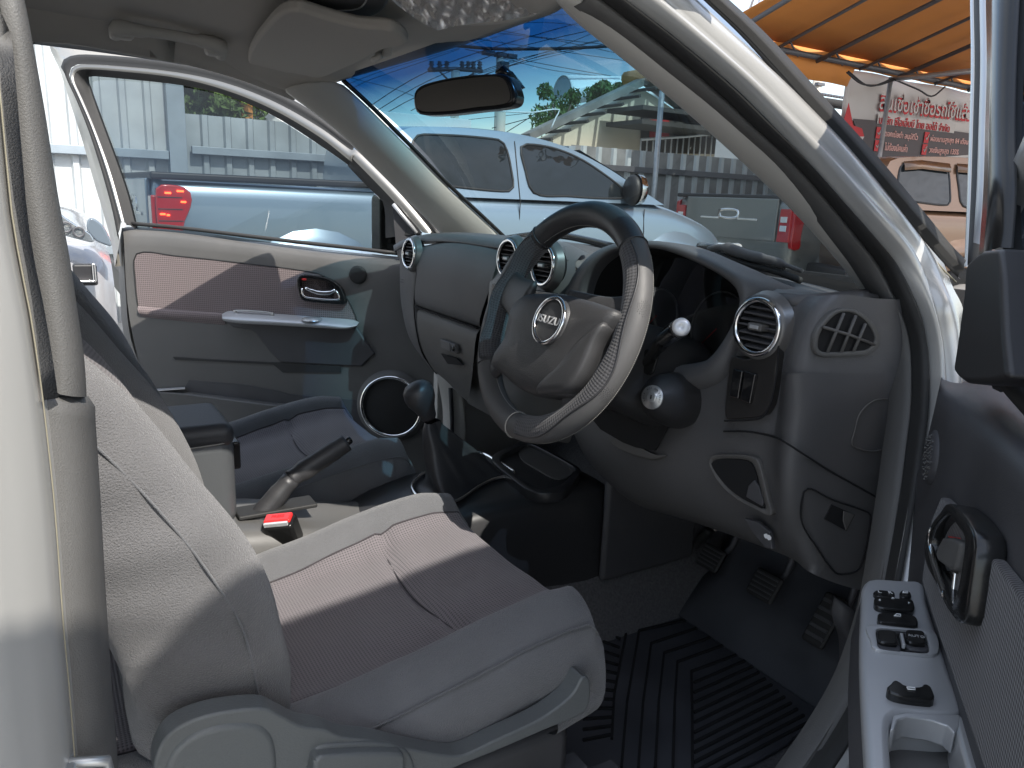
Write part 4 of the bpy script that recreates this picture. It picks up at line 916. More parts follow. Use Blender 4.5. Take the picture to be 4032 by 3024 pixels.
# ================================================================ driver's door (open, right edge)
W0 = V((.736, 1.03, 1.20)); Wn = V((-.789, -.614, 0))
def wp_(o=0): return (W0+Wn*o, Wn)
dd = empty('driver_door', (.85, 1.03, .5), parent=CAR); dd['label'] = 'open near door with silver switch panel and black lever'
def dN(pts, o=0, z='N'): return [at(z, a, b, wp_(o)) for a, b in pts]
t0 = dN([(700, 775), (830, 835), (1020, 850), (1311, 1110), (1600, 1380), (2000, 1760)], -.05)
t1 = dN([(640, 785), (760, 860), (960, 930), (1250, 1170), (1560, 1450), (2000, 1850)], -.03)
t2 = dN([(632, 830), (720, 940), (900, 1070), (1180, 1290), (1500, 1560), (1950, 1950)], -.004)
t3 = dN([(600, 1000), (690, 1090), (860, 1220), (1120, 1450), (1440, 1750), (1900, 2150)], .004)
t4 = dN([(540, 1230), (640, 1330), (820, 1500), (1100, 1750), (1400, 2050), (1800, 2450)], .0)
t5 = dN([(470, 1480), (580, 1640), (760, 1850), (1000, 2100), (1350, 2500), (1700, 2900)], .0)
t6 = [at('K', a, b, wp_(0)) for a, b in ((640, 420), (760, 520), (920, 760), (1100, 1250), (1350, 2000), (1500, 2500))]
t7 = [at('K', a, b, wp_(.005)) for a, b in ((600, 700), (640, 900), (700, 1200), (800, 1600), (950, 2100), (1050, 2600))]
t8 = [at('K', a, b, wp_(-.01)) for a, b in ((470, 950), (455, 1150), (440, 1400), (420, 1659), (400, 2100), (420, 2600))]
dpn = loft('door_panel', [[p-Wn*.04 for p in t0], t0, t1, t2, t3, t4, t5, t6, t7], 40, 'trim_dark', dd, sub=1)
loft('door_edge', [dN([(632, 800), (585, 1000), (530, 1230), (455, 1480), (395, 1700)], -.03)+[at('K', 640, 500, wp_(-.03)), at('K', 520, 800, wp_(-.03)), at('K', 420, 1250, wp_(-.03)), at('K', 330, 1700, wp_(-.03))], dN([(640, 800), (600, 1000), (545, 1230), (475, 1480), (410, 1700)], .0)+[at('K', 660, 500, wp_(0)), at('K', 600, 800, wp_(0)), at('K', 500, 1250, wp_(0)), at('K', 400, 1700, wp_(0))]], 30, 'trim_dark', dd)
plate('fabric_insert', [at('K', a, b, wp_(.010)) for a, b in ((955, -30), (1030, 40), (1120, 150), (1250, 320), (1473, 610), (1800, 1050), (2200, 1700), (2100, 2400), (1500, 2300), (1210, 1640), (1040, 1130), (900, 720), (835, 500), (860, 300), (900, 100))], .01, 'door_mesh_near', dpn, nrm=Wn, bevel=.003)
# tweeter
c = at('N', 558, 1450, wp_(.002)); tw = lathe('tweeter', c, Wn, [(0, .004), (.026, .004), (.031, .001), (.032, -.003)], 'trim_dark', dpn, seg=30)
dots = []
Rw = frame(Wn)
for k in range(60):
    rr = .027*math.sqrt((k+.5)/60); a = k*2.399963
    dots.append(lathe('grille_dot', c+Rw @ V((rr*math.cos(a), rr*math.sin(a), .0045)), Wn, [(.0011, -.001), (.0011, .0006), (0, .0008)], 'trim_grey', tw, seg=6))
joinm(dots)
# lever and its black surround
so_ = [at('K', a, b, wp_(.022)) for a, b in ((848, 330), (856, 230), (900, 130), (950, 60), (985, 12), (1030, 30), (1090, 90), (1150, 190), (1166, 260), (1140, 480), (1105, 720), (1085, 755), (1050, 745), (980, 650), (910, 500), (862, 400))]
si_ = [at('K', a, b, wp_(.022)) for a, b in ((880, 320), (884, 240), (915, 160), (960, 105), (985, 85), (1015, 95), (1050, 150), (1090, 210), (1100, 270), (1070, 480), (1035, 620), (1020, 640), (1000, 620), (960, 540), (915, 440), (890, 380))]
hb_ = ring('handle_surround', so_, si_, .022, 'gloss_black', dpn, n=48, bevel=.003)
plate('handle_bowl', [p-Wn*.018 for p in spl(si_, 30, True)], .003, 'piano', hb_, nrm=Wn)
plate('door_lever', [at('K', a, b, wp_(.018)) for a, b in ((918, 340), (935, 270), (962, 222), (1010, 222), (1072, 245), (1062, 320), (1035, 430), (1000, 425), (930, 370))], .012, 'trim_grey', hb_, nrm=Wn, bevel=.004)
plate('lock_flag', [at('K', a, b, wp_(.012)) for a, b in ((1000, 215), (1060, 225), (1065, 245), (1005, 225))], .006, 'red_button', hb_, nrm=Wn)
plate('chrome_tip', [at('K', a, b, wp_(.014)) for a, b in ((945, 420), (1035, 435), (1015, 612), (995, 615), (940, 500))], .006, 'chrome', hb_, nrm=Wn, bevel=.002)
tube('lever_rim', [at('K', a, b, wp_(.02)) for a, b in ((905, 165), (890, 240), (900, 330), (930, 430), (985, 600))], .003, 'chrome', hb_, n=16, seg=6)
# silver switch panel: a plane through three points
pA = at('K', 835, 500, wp_(.012)); pB = at('K', 1110, 1330, wp_(.012))
zA = pA.z; zB = pB.z
e1_ = (pB-pA).normalized(); e2_ = Wn.copy(); An = V((0, 0, 1)); pA = V((.91, .806, .955)); e1_ = V((.614, -.789, 0))
def ap(o=0): return (pA+An*o, An)
def aK(pts, o=0): return [at('K', a, b, ap(o)) for a, b in pts]
ol = aK([(462, 600), (466, 530), (490, 488), (530, 474), (700, 484), (835, 494), (870, 610), (930, 800), (1010, 1030), (1110, 1330), (1215, 1659), (1330, 2050), (1250, 2200), (520, 2200), (492, 1659), (470, 1300), (456, 1000), (455, 800)])
top_ = spl(ol, 90, True)
cc = sum(top_, V())/90
def rim(f, o): return [p+(cc-p).normalized()*f-An*o for p in top_]
hole = aK([(672, 1400), (690, 1350), (740, 1332), (900, 1350), (1000, 1390), (1030, 1440), (1100, 1659), (1220, 2050), (700, 2100), (700, 1659)])
hs_ = spl(hole, 90, True); st_ = min(range(90), key=lambda s: (rim(.012, 0)[0]-hs_[s]).length)
# top face as a frame round the grip hollow: split into front plate and side strips
fr = aK([(462, 600), (466, 530), (490, 488), (530, 474), (700, 484), (835, 494), (870, 610), (930, 800), (1010, 1030), (1098, 1310), (1000, 1330), (850, 1322), (740, 1315), (672, 1330), (640, 1400), (652, 1659), (670, 2200), (520, 2200), (492, 1659), (470, 1300), (456, 1000), (455, 800)])
ap_ = plate('switch_panel', spl(fr, 110, True), .045, 'silver_trim', dpn, nrm=An, bevel=.007, bseg=4)
plate('panel_strip', spl(aK([(1045, 1330), (1105, 1326), (1215, 1659), (1330, 2050), (1380, 2250), (1270, 2250), (1160, 1800), (1070, 1480)]), 40, True), .045, 'silver_trim', ap_, nrm=An, bevel=.006, bseg=3)
plate('panel_front_bridge', aK([(660, 1330), (740, 1312), (900, 1318), (1080, 1325), (1070, 1400), (1040, 1440), (990, 1392), (900, 1362), (740, 1340), (685, 1362), (668, 1420), (640, 1420)]), .02, 'silver_trim', ap_, nrm=An, bevel=.004)
plate('grip_hollow', [p-An*.035 for p in spl(aK([(640, 1330), (1080, 1330), (1300, 2200), (640, 2200)]), 40, True)], .01, 'trim_grey', ap_, nrm=An)
loft('grip_wall', [aK([(665, 1360), (740, 1335), (900, 1350), (1010, 1400)], -.003), aK([(680, 1420), (750, 1400), (900, 1410), (1000, 1460)], -.04)], 16, 'trim_grey', ap_)
loft('panel_skirt', [aK([(462, 600), (455, 800), (456, 1000), (470, 1300), (492, 1659), (520, 2200)], -.004), [p-An*.05+Wn*.004 for p in aK([(462, 600), (455, 800), (456, 1000), (470, 1300), (492, 1659), (520, 2200)], 0)]], 20, 'trim_dark', ap_)
def bump_(nm, pts, m, h=.004, par_=None, bev=.002, n=28): return plate(nm, spl(aK(pts, h), n, True), h+.003, m, par_ or ap_, nrm=An, bevel=bev, bseg=3)
def aglyph(s, x, y, size, m='white_mark', par_=None, o=.0052):
    c = at('K', x, y, ap(o)); xx = (at('K', x+60, y+8, ap(o))-c).normalized(); yy = An.cross(xx)
    R = Matrix((xx, yy, An)).transposed(); return text('lettering', s, c, R, size, m, par_ or ap_, ext=.0002)
b1_ = bump_('mirror_select_switch', [(535, 566), (560, 548), (620, 552), (660, 556), (672, 580), (655, 598), (560, 590)], 'gloss_black')
b1c = bump_('mirror_fold_switch', [(698, 570), (715, 550), (755, 555), (772, 575), (765, 598), (712, 596)], 'gloss_black')
aglyph('L', 574, 562, .0075, par_=b1_); aglyph('R', 640, 567, .0075, par_=b1_)
tube('fold_mark', aK([(722, 568), (750, 570), (748, 560), (722, 558), (720, 570)], .0055), .0006, 'white_mark', b1c, seg=4)
b2_ = bump_('mirror_adjust_pad', [(540, 620), (548, 592), (600, 590), (680, 600), (770, 605), (790, 630), (790, 672), (760, 682), (590, 662), (548, 645)], 'gloss_black', .006)
for pts in (((568, 612), (578, 606), (580, 618)), ((752, 624), (752, 636), (764, 630)), ((646, 602), (668, 603), (657, 595))): plate('arrow_mark', aK(pts, .0068), .0004, 'white_mark', b2_, nrm=An)
b3_ = bump_('window_lock_switch', [(562, 712), (570, 692), (650, 692), (790, 708), (812, 735), (812, 770), (790, 775), (580, 750), (565, 738)], 'gloss_black', .006)
tube('window_mark', aK([(665, 712), (705, 715), (705, 703), (680, 700), (665, 712)], .0066), .0006, 'white_mark', b3_, seg=4)
sr = ring('switch_bezel', aK([(490, 790), (520, 766), (600, 768), (780, 785), (900, 800), (935, 850), (940, 930), (900, 955), (700, 938), (540, 915), (520, 860)], .003), aK([(552, 800), (570, 790), (620, 790), (780, 802), (850, 812), (868, 850), (884, 930), (860, 945), (700, 935), (575, 915), (558, 870)], .003), .006, 'silver_trim', ap_, n=44, bevel=.001)
plate('switch_well', aK([(545, 785), (855, 805), (890, 948), (560, 918)], .0005), .001, 'piano', ap_, nrm=An)
box('bezel_bar', at('K', 716, 868, ap(.004)), (.003, .022, .005), 'silver_trim', sr, bevel=.001, rot=Matrix((e2_, e1_, An)).transposed())
for x0, lab in ((560, None), (735, 'AUTO')):
    w1_ = bump_('window_switch', [(x0, 805), (x0+15, 795), (x0+110, 803), (x0+122, 830), (x0+128, 870), (x0+118, 885), (x0+20, 872), (x0+5, 850)], 'gloss_black', .006)
    bump_('switch_front', [(x0+5, 868), (x0+125, 885), (x0+138, 930), (x0+15, 912)], 'trim_dark', .002, w1_)
    if lab: aglyph(lab, x0+68, 838, .0055, 'silver_trim', w1_, .0066)
b4_ = bump_('door_lock_rocker', [(622, 1150), (640, 1135), (670, 1106), (700, 1120), (740, 1145), (830, 1150), (850, 1130), (885, 1140), (912, 1190), (915, 1222), (880, 1228), (700, 1205), (630, 1180)], 'gloss_black', .008)
tube('lock_mark', aK([(745, 1155), (795, 1160), (795, 1172), (750, 1168), (745, 1155)], .0088), .0007, 'white_mark', b4_, seg=4)
# ribbed speaker low on the door
ed = [at('K', a, b, wp_(.02)) for a, b in ((435, 985), (410, 1080), (375, 1250), (350, 1450), (335, 1659), (332, 1900))]
ei = [at('K', a, b, wp_(.025)) for a, b in ((600, 1000), (580, 1080), (560, 1250), (550, 1450), (545, 1659), (545, 1900))]
lp = loft('speaker_grille', [ed, [p.lerp(q, .15)+Wn*.012 for p, q in zip(spl(ed, 12), spl(ei, 12))], ei], 20, 'trim_dark', dpn)
tube('speaker_ring', ed, .004, 'chrome', lp, n=30, seg=8)
A_, B2_ = spl(ed, 40), spl(ei, 40)
joinm([tube('grille_rib', [A_[k].lerp(B2_[k], .05)+Wn*.010, A_[k].lerp(B2_[k], .2)+Wn*.016, B2_[k]+Wn*.004], .0016, 'trim_grey', lp, seg=5) for k in range(2, 39)])
# sail and window frame uprights
sl = dN([(880, -60), (830, 60), (800, 260), (770, 480), (728, 755), (815, 842), (1020, 850), (1130, 832), (1175, 800), (1130, 430), (1115, 0), (1100, -60)], .012)
sl = [at('O', 1510, 770, wp_(.012)), at('O', 1420, 835, wp_(.012)), at('O', 1290, 950, wp_(.012)), at('O', 1245, 1060, wp_(.012))]+dN([(818, 120), (800, 260), (770, 480), (728, 755), (760, 800), (818, 844), (1020, 850), (1130, 832), (1170, 795), (1135, 430), (1118, 0)], .012)+[at('O', 1790, 790, wp_(.012)), at('O', 1770, 742, wp_(.012))]
sa_ = plate('mirror_sail', sl, .03, 'sail_black', dd, nrm=Wn, bevel=.006, bseg=3)
fo = [at('C', a, b, wp_(-.02)) for a, b in ((1883, -200), (1883, 0), (1890, 400), (1880, 800), (1868, 1200), (1852, 1659), (1840, 1900))]
def strip(nm, x0s, x1s, o, m, th=.012):
    a = [at('C', x, y, wp_(o)) for x, y in x0s]; b = [at('C', x, y, wp_(o)) for x, y in x1s]
    return loft(nm, [[p-Wn*th for p in a], a, [p.lerp(q, .5)+Wn*.004 for p, q in zip(a, b)], b, [p-Wn*th for p in b]], 20, m, dd)
e_ = [(1884, -250), (1884, 0), (1890, 400), (1880, 800), (1868, 1200), (1852, 1659)]
def ex(dx, e=e_): return [(x+dx, y) for x, y in e]
strip('frame_outer_edge', ex(0), ex(16), -.06, 'silver_paint')
strip('frame_seal', ex(14), ex(54, e_[:-1])+[(1895, 1640)], -.045, 'rubber')
strip('frame_bright_strip', ex(50, e_[:-1])+[(1905, 1500)], ex(92, e_[:-1])+[(1935, 1520)], -.03, 'silver_trim')
strip('frame_upright', ex(90, e_[:-1])+[(1930, 1600)], [(2120, -250), (2110, 0), (2090, 400), (2080, 800), (2085, 1200), (2060, 1540)], -.015, 'gloss_black')
strip('window_channel', [(2115, -250), (2110, 0), (2090, 400), (2080, 800), (2085, 1200), (2100, 1640)], [(2190, -250), (2170, 0), (2140, 400), (2120, 800), (2110, 1200), (2120, 1640)], -.03, 'rubber')
gw = [at('C', a, b, wp_(-.045)) for a, b in ((2120, -300), (2100, 1000), (2080, 1659))]+[at('N', a, b, wp_(-.045)) for a, b in ((1180, 780), (1311, 950), (1800, 1450), (2600, 2300))]+[at('C', 4200, -1200, wp_(-.045)), at('C', 2600, -1300, wp_(-.045))]
mk('door_window', gw, [tuple(range(len(gw)))], 'door_glass_dark', dd, smooth=False)
tube('belt_seal', dN([(1130, 840), (1180, 830), (1311, 960), (1600, 1260), (2200, 1880)], -.03), .010, 'rubber', dd, n=16, seg=8)
# window frame top, rear upright, outer skin and mirror (they shade the cab)
hx = V((.614, -.789, 0))
def dq(s, z, o=-.05): return V((.736, 1.03, 0))+hx*s+Wn*o+V((0, 0, z))
tube('frame_header', [dq(.13, 1.33), dq(.30, 1.47), dq(.5, 1.60), dq(.72, 1.665), dq(.95, 1.68), dq(1.03, 1.655), dq(1.06, 1.55), dq(1.08, 1.2)], .026, 'silver_paint', dd, n=36, seg=8)
grid('door_skin', [[dq(s, z, -.10-.02*math.sin((z-.4)*3.6)) for s in (.0, .3, .7, 1.08)] for z in (.36, .6, .8, 1.0, 1.16, 1.19)], 'silver_paint', dd, solid=.01, sub=1)
dmr = lathe('door_mirror', V((1.02, 1.10, 1.27)), (.2, -1, 0), [(0, .0), (.09, 0), (.105, -.02), (.10, -.07), (.06, -.12), (0, -.13)], 'silver_paint', dd, seg=24, sx=1.15, sy=.9)
tube('mirror_arm', [V((.93, 1.03, 1.20)), V((1.0, 1.12, 1.22))], .03, 'gloss_black', dmr, seg=8)
# ================================================================ dashboard
def S3(z, pts):           # (px, py, y-depth)
    return [at(z, a, b, 'y', d) for a, b, d in pts]
SPn = V((1, -.12, 0)).normalized()
def sp_p(o=0): return (V((.722, .88, 1.1))+SPn*o, SPn)
dash = empty('dashboard', (0, 1.0, 1.0), parent=CAR)
W_ = [V((-.74, 1.15, 1.205)), V((-.5, 1.21, 1.215)), V((0, 1.275, 1.22)), V((.4, 1.20, 1.22)), V((.71, 1.03, 1.215))]
crest = S3('D', [(95, 262, .90), (160, 226, .90), (230, 203, .91), (420, 190, .93), (700, 207, .95), (1000, 240, .97), (1250, 275, .99)])+[V((.12, 1.08, 1.225)), V((.40, 1.09, 1.20)), V((.55, 1.0, 1.21))]+S3('F', [(800, 392, .90), (930, 408, .885), (1110, 425, .88)])+[at('F', 1400, 392, 'x', .69), at('F', 1520, 425, 'x', .70)]
face1 = S3('D', [(82, 300, .865), (150, 262, .862), (235, 240, .866), (420, 235, .873), (640, 262, .875), (900, 300, .88), (1150, 340, .90)])+[V((.12, 1.04, 1.10)), V((.40, 1.05, 1.00)), V((.55, .98, 1.10))]+S3('F', [(800, 470, .872), (930, 480, .86), (1060, 470, .86)])+[at('F', 1400, 450, 'x', .70), at('F', 1530, 470, 'x', .71)]
W2 = [p+V((0, -.10, .012)) for p in W_]
loft('dash_top', [W_, W2, [p+V((0, .018, .004)) for p in crest], crest, [p.lerp(q, .5)+V((0, -.006, .008)) for p, q in zip(crest, face1)], face1], 60, 'dash_upper', dash, solid=.004)
# upper glove panel
g0_ = S3('D', [(236, 262, .862), (420, 232, .870), (640, 258, .872), (760, 285, .875)])
g1_ = S3('D', [(222, 430, .845), (400, 440, .845), (560, 470, .845), (690, 500, .85)])
g2_ = S3('D', [(210, 640, .850), (350, 690, .848), (480, 735, .848), (600, 775, .85)])
loft('glove_upper', [[p+V((0, .03, 0)) for p in g0_], g0_, [p.lerp(q, .5)+V((0, -.006, 0)) for p, q in zip(g0_, g1_)], g1_, [p.lerp(q, .6)+V((0, -.004, 0)) for p, q in zip(g1_, g2_)], g2_, [p+V((0, .02, -.002)) for p in g2_]], 30, 'dash_upper', dash, sub=1)
# glovebox lid
l0 = S3('D', [(218, 655, .848), (350, 702, .846), (480, 748, .846), (590, 788, .848)])
l1 = S3('D', [(226, 800, .850), (350, 840, .846), (470, 900, .846), (580, 950, .848)])
l2 = S3('D', [(262, 940, .870), (350, 1000, .865), (470, 1090, .862), (560, 1150, .862)])
l3 = S3('D', [(330, 1045, .91), (400, 1100, .90), (480, 1180, .90), (540, 1235, .90)])
gb = loft('glovebox_lid', [[p+V((0, .02, 0)) for p in l0], l0, l1, l2, l3], 24, 'dash_lower', dash, sub=1)
plate('latch_recess', S3('D', [(372, 935, .843), (470, 965, .843), (510, 1010, .843), (415, 1000, .843)]), .004, 'black_hole', gb, nrm=(0, -1, 0))
lt_ = plate('glovebox_latch', S3('D', [(365, 842, .836), (458, 878, .836), (468, 938, .836), (374, 905, .836)]), .012, 'dash_upper', gb, nrm=(0, -1, 0), bevel=.003)
tube('latch_gap', S3('D', [(428, 870, .8345), (432, 922, .8345)]), .0008, 'black_hole', gb, seg=4)
lathe('latch_lock', at('D', 447, 905, 'y', .834), (0, -1, 0), [(0, .001), (.006, .001), (.007, -.001)], 'gloss_black', gb, seg=16)
# left end bezel
b0 = [at('D', 100, 300, 'x', -.69), at('D', 100, 480, 'x', -.69), at('D', 112, 640, 'x', -.69), at('D', 150, 830, 'x', -.68), at('D', 240, 980, 'x', -.66), at('D', 330, 1080, 'x', -.65)]
b1 = S3('D', [(115, 300, .866), (112, 480, .862), (122, 620, .858), (170, 820, .862), (255, 950, .88), (335, 1048, .915)])
b2 = S3('D', [(240, 270, .862), (222, 430, .848), (206, 640, .850), (222, 800, .852), (260, 935, .872), (330, 1040, .91)])
loft('dash_end', [[p+V((-.01, .25, 0)) for p in b0], b0, b1, [p.lerp(q, .5)+V((0, -.004, 0)) for p, q in zip(b1, b2)], b2, [p+V((0, .02, 0)) for p in b2]], 24, 'dash_upper', dash, sub=1)
tube('trim_groove', S3('D', [(120, 488, .856), (195, 505, .853)]), .001, 'rubber', dash, seg=4)
tube('trim_groove', S3('D', [(120, 466, .856), (195, 484, .853)]), .0016, 'dash_lower', dash, seg=4)
tube('shut_gap', S3('D', [(206, 642, .850), (350, 692, .848), (480, 738, .848), (600, 778, .85)]), .0022, 'black_hole', dash, n=16, seg=5)
tube('shut_gap', S3('D', [(236, 268, .860), (222, 430, .846), (206, 640, .849), (222, 800, .851), (258, 935, .871), (330, 1042, .91)]), .0018, 'black_hole', dash, n=16, seg=5)
# centre stack
c0_ = S3('D', [(690, 250, .90), (860, 232, .90), (1010, 240, .90), (1180, 320, .91)])
c1_ = S3('D', [(680, 480, .84), (860, 500, .838), (1040, 550, .84), (1240, 620, .87)])
c2_ = S3('D', [(650, 800, .84), (800, 840, .838), (950, 900, .84), (1180, 1000, .87)])
c3_ = S3('D', [(540, 1100, .88), (700, 1180, .87), (900, 1280, .87), (1200, 1380, .88)])
c4_ = S3('D', [(530, 1240, .95), (640, 1300, .94), (860, 1420, .94), (1180, 1500, .95)])
cs_ = loft('centre_stack', [[p+V((0, .05, 0)) for p in c0_], c0_, c1_, c2_, c3_, c4_], 30, 'centre_panel', dash, sub=1)
plate('radio', S3('D', [(690, 500, .832), (1080, 560, .832), (1060, 640, .832), (680, 590, .832)]), .01, 'gloss_black', cs_, nrm=(0, -1, 0), bevel=.002)
for i in range(4):
    for j in range(3):
        a = 700+i*48+j*-6; b = 812+i*14+j*40
        plate('console_button', S3('D', [(a, b, .826), (a+42, b+12, .826), (a+37, b+46, .826), (a-5, b+34, .826)]), .006, 'dash_upper', cs_, nrm=(0, -1, 0), bevel=.001)
plate('coin_slot', S3('D', [(665, 960, .832), (780, 975, .832), (775, 1060, .832), (665, 1040, .832)]), .004, 'black_hole', cs_, nrm=(0, -1, 0))
# knee panel and base of the dash behind everything
k0 = S3('D', [(1180, 1380, .90), (1320, 1300, .89), (1450, 1390, .87), (1620, 1500, .86), (1760, 1480, .86)])
rows_ = [
 S3('F', [(-420, 760, .90), (-150, 900, .88), (100, 1000, .87), (300, 960, .865), (480, 900, .862)])+S3('F', [(700, 900, .862), (880, 900, .862)])+[at('F', 1000, 900, sp_p(-.006)), at('F', 1300, 900, sp_p()), at('F', 1690, 900, sp_p())],
 S3('F', [(-400, 1180, .92), (-150, 1240, .89), (60, 1330, .865), (300, 1300, .860), (520, 1260, .855)])+S3('F', [(700, 1262, .850), (860, 1290, .848)])+[at('F', 960, 1330, sp_p(-.006)), at('F', 1300, 1400, sp_p()), at('F', 1680, 1500, sp_p())],
 S3('I', [(60, -500, .90), (180, -400, .88), (330, -320, .865), (500, -260, .855), (820, -250, .850)])+S3('I', [(1100, -220, .846), (1300, -180, .846)])+[at('I', 1400, -120, sp_p(-.006)), at('I', 1650, -60, sp_p()), at('I', 2030, 60, sp_p())],
 S3('I', [(130, -330, .93), (235, -220, .90), (400, -60, .885), (560, 0, .875), (850, 60, .865)])+S3('I', [(1160, 60, .86), (1340, 60, .858)])+[at('I', 1420, 80, sp_p(-.006)), at('I', 1650, 150, sp_p()), at('I', 1990, 250, sp_p())],
 S3('I', [(190, -235, .97), (295, -115, .94), (470, 20, .92), (650, 70, .91), (860, 120, .90)])+S3('I', [(1150, 235, .89), (1430, 345, .88)])+[at('I', 1530, 390, sp_p(-.006)), at('I', 1690, 470, sp_p()), at('I', 1930, 500, sp_p())],
 S3('I', [(215, -225, 1.04), (325, -105, 1.02), (525, 35, 1.0), (700, 90, 1.0), (900, 150, .98)])+S3('I', [(1180, 250, .97), (1440, 352, .95)])+[at('I', 1560, 440, sp_p(-.006)), at('I', 1710, 505, sp_p()), at('I', 1900, 560, sp_p())],
]
kp = loft('knee_panel', rows_, 60, 'trim_dark', dash, sub=1)
MATS['knee'] = mat('knee', (.086, .085, .087), .5, bump=(1000, .5, .0008), noise=(6, .10)); kp.data.materials[0] = MATS['knee']
tube('shut_gap', S3('F', [(552, 1262, .847), (700, 1264, .842), (800, 1280, .840), (875, 1300, .840)])+[at('F', 935, 1330, sp_p(0)), at('F', 1200, 1500, sp_p(.001)), at('F', 1480, 1659, sp_p(.001)), at('F', 1640, 1760, sp_p(.001))], .0014, 'black_hole', dash, n=30, seg=5)
# right upper end: switch pod, corner and side face
v0 = S3('F', [(795, 400, .875), (700, 470, .870), (640, 600, .866), (590, 760, .862), (560, 900, .860), (545, 1100, .857), (552, 1250, .853)])
v1 = S3('F', [(850, 395, .870), (800, 470, .862), (760, 620, .858), (720, 780, .856), (700, 900, .856), (690, 1100, .852), (690, 1255, .848)])
v2 = S3('F', [(1000, 405, .868), (960, 480, .856), (930, 620, .852), (890, 780, .850), (862, 900, .850), (848, 1100, .848), (845, 1275, .845)])
v3 = S3('F', [(1112, 425, .872), (1050, 490, .862), (1000, 620, .858), (955, 780, .856), (930, 900, .856), (915, 1100, .852), (905, 1300, .847)])
v4 = [at('F', a, b, sp_p(-.002)) for a, b, x in ((1200, 415, .700), (1120, 490, .708), (1055, 620, .712), (1000, 780, .712), (975, 900, .712), (955, 1100, .708), (940, 1315, .702))]
v5 = [at('F', a, b, sp_p()) for a, b, x in ((1330, 405, .712), (1300, 480, .722), (1250, 620, .724), (1220, 780, .724), (1200, 900, .724), (1170, 1150, .724), (1160, 1430, .724))]
v6 = [at('F', a, b, sp_p()) for a, b, x in ((1470, 440, .722), (1560, 560, .730), (1600, 700, .734), (1640, 800, .736), (1650, 950, .737), (1650, 1250, .737), (1640, 1620, .737))]
loft('dash_right_end', [[p+V((0, .02, 0)) for p in v0], v0, v1, v2, v3, v4, v5, v6, [p+V((.01, .06, 0)) for p in v6]], 36, 'dash_right', dash, sub=1) if 'dash_right' in MATS else loft('dash_right_end', [[p+V((0, .02, 0)) for p in v0], v0, v1, v2, v3, v4, v5, v6, [p+V((.01, .06, 0)) for p in v6]], 36, 'dash_upper', dash, sub=1)
tube('speaker_outline', [at('F', 1370+0, 1250, sp_p(.0015)), at('F', 1400, 1150, sp_p(.0015)), at('F', 1480, 1075, sp_p(.0015)), at('F', 1580, 1062, sp_p(.0015)), at('F', 1640, 1090, sp_p(.0015)), at('F', 1650, 1200, sp_p(.0015)), at('F', 1620, 1320, sp_p(.0015)), at('F', 1520, 1380, sp_p(.0015)), at('F', 1420, 1378, sp_p(.0015)), at('F', 1350, 1340, sp_p(.0015))], .0012, 'dash_lower', dash, closed=True, n=40, seg=5)
# fuse cover
fc = [at('I', a, b, sp_p(.0015)) for a, b in ((1525, -60), (1560, -80), (1700, -10), (1900, 60), (1940, 95), (1895, 350), (1860, 430), (1760, 455), (1715, 440), (1600, 280), (1508, 115))]
tube('cover_outline', fc, .0013, 'black_hole', dash, closed=True, n=60, seg=5)
ph = plate('cover_pull', [at('I', a, b, sp_p(.0018)) for a, b in ((1700, 20), (1842, 85), (1790, 185), (1655, 110))], .004, 'black_hole', dash, nrm=SPn)
plate('pull_tab', [at('I', a, b, sp_p(.003)) for a, b in ((1775, 60), (1842, 82), (1790, 185), (1770, 120))], .003, 'dash_lower', ph, nrm=SPn, bevel=.001)
# coin pocket and bonnet release
pk = S3('F', [(a, b, .841) for a, b in ((455, 1440), (480, 1412), (600, 1405), (700, 1412), (752, 1430), (780, 1490), (805, 1590), (830, 1700), (850, 1770), (835, 1790), (760, 1755), (650, 1700), (570, 1640), (500, 1560), (465, 1490))])
pi_ = S3('F', [(a, b, .845) for a, b in ((480, 1462), (510, 1440), (600, 1435), (690, 1442), (730, 1462), (755, 1520), (780, 1620), (800, 1700), (810, 1742), (760, 1722), (670, 1675), (590, 1615), (525, 1540), (492, 1490))])
po = ring('pocket_rim', pk, pi_, .012, 'dash_lower', dash, n=50, bevel=.002)
plate('pocket_well', [p+V((0, -.002, 0)) for p in spl(pi_, 40, True)], .004, 'black_hole', po, nrm=(0, -1, 0))
plate('pocket_divider', S3('F', [(690, 1670, .840), (705, 1600, .840), (740, 1565, .840), (768, 1610, .840), (795, 1700, .840), (790, 1728, .840)]), .004, 'trim_dark', po, nrm=(0, -1, 0), bevel=.001)
br = plate('bonnet_release', S3('I', [(1150, 105, .852), (1240, 130, .852), (1310, 190, .852), (1330, 300, .852), (1280, 290, .852), (1200, 190, .852)]), .008, 'trim_dark', dash, nrm=(0, -1, 0), bevel=.002)
cv = [(1276, 205), (1290, 200), (1298, 208), (1312, 212), (1320, 225), (1318, 240), (1305, 242), (1295, 232), (1285, 230), (1277, 218)]
plate('car_symbol', S3('I', [(a, b, .846) for a, b in cv]), .001, 'white_mark', br, nrm=(0, -1, 0))
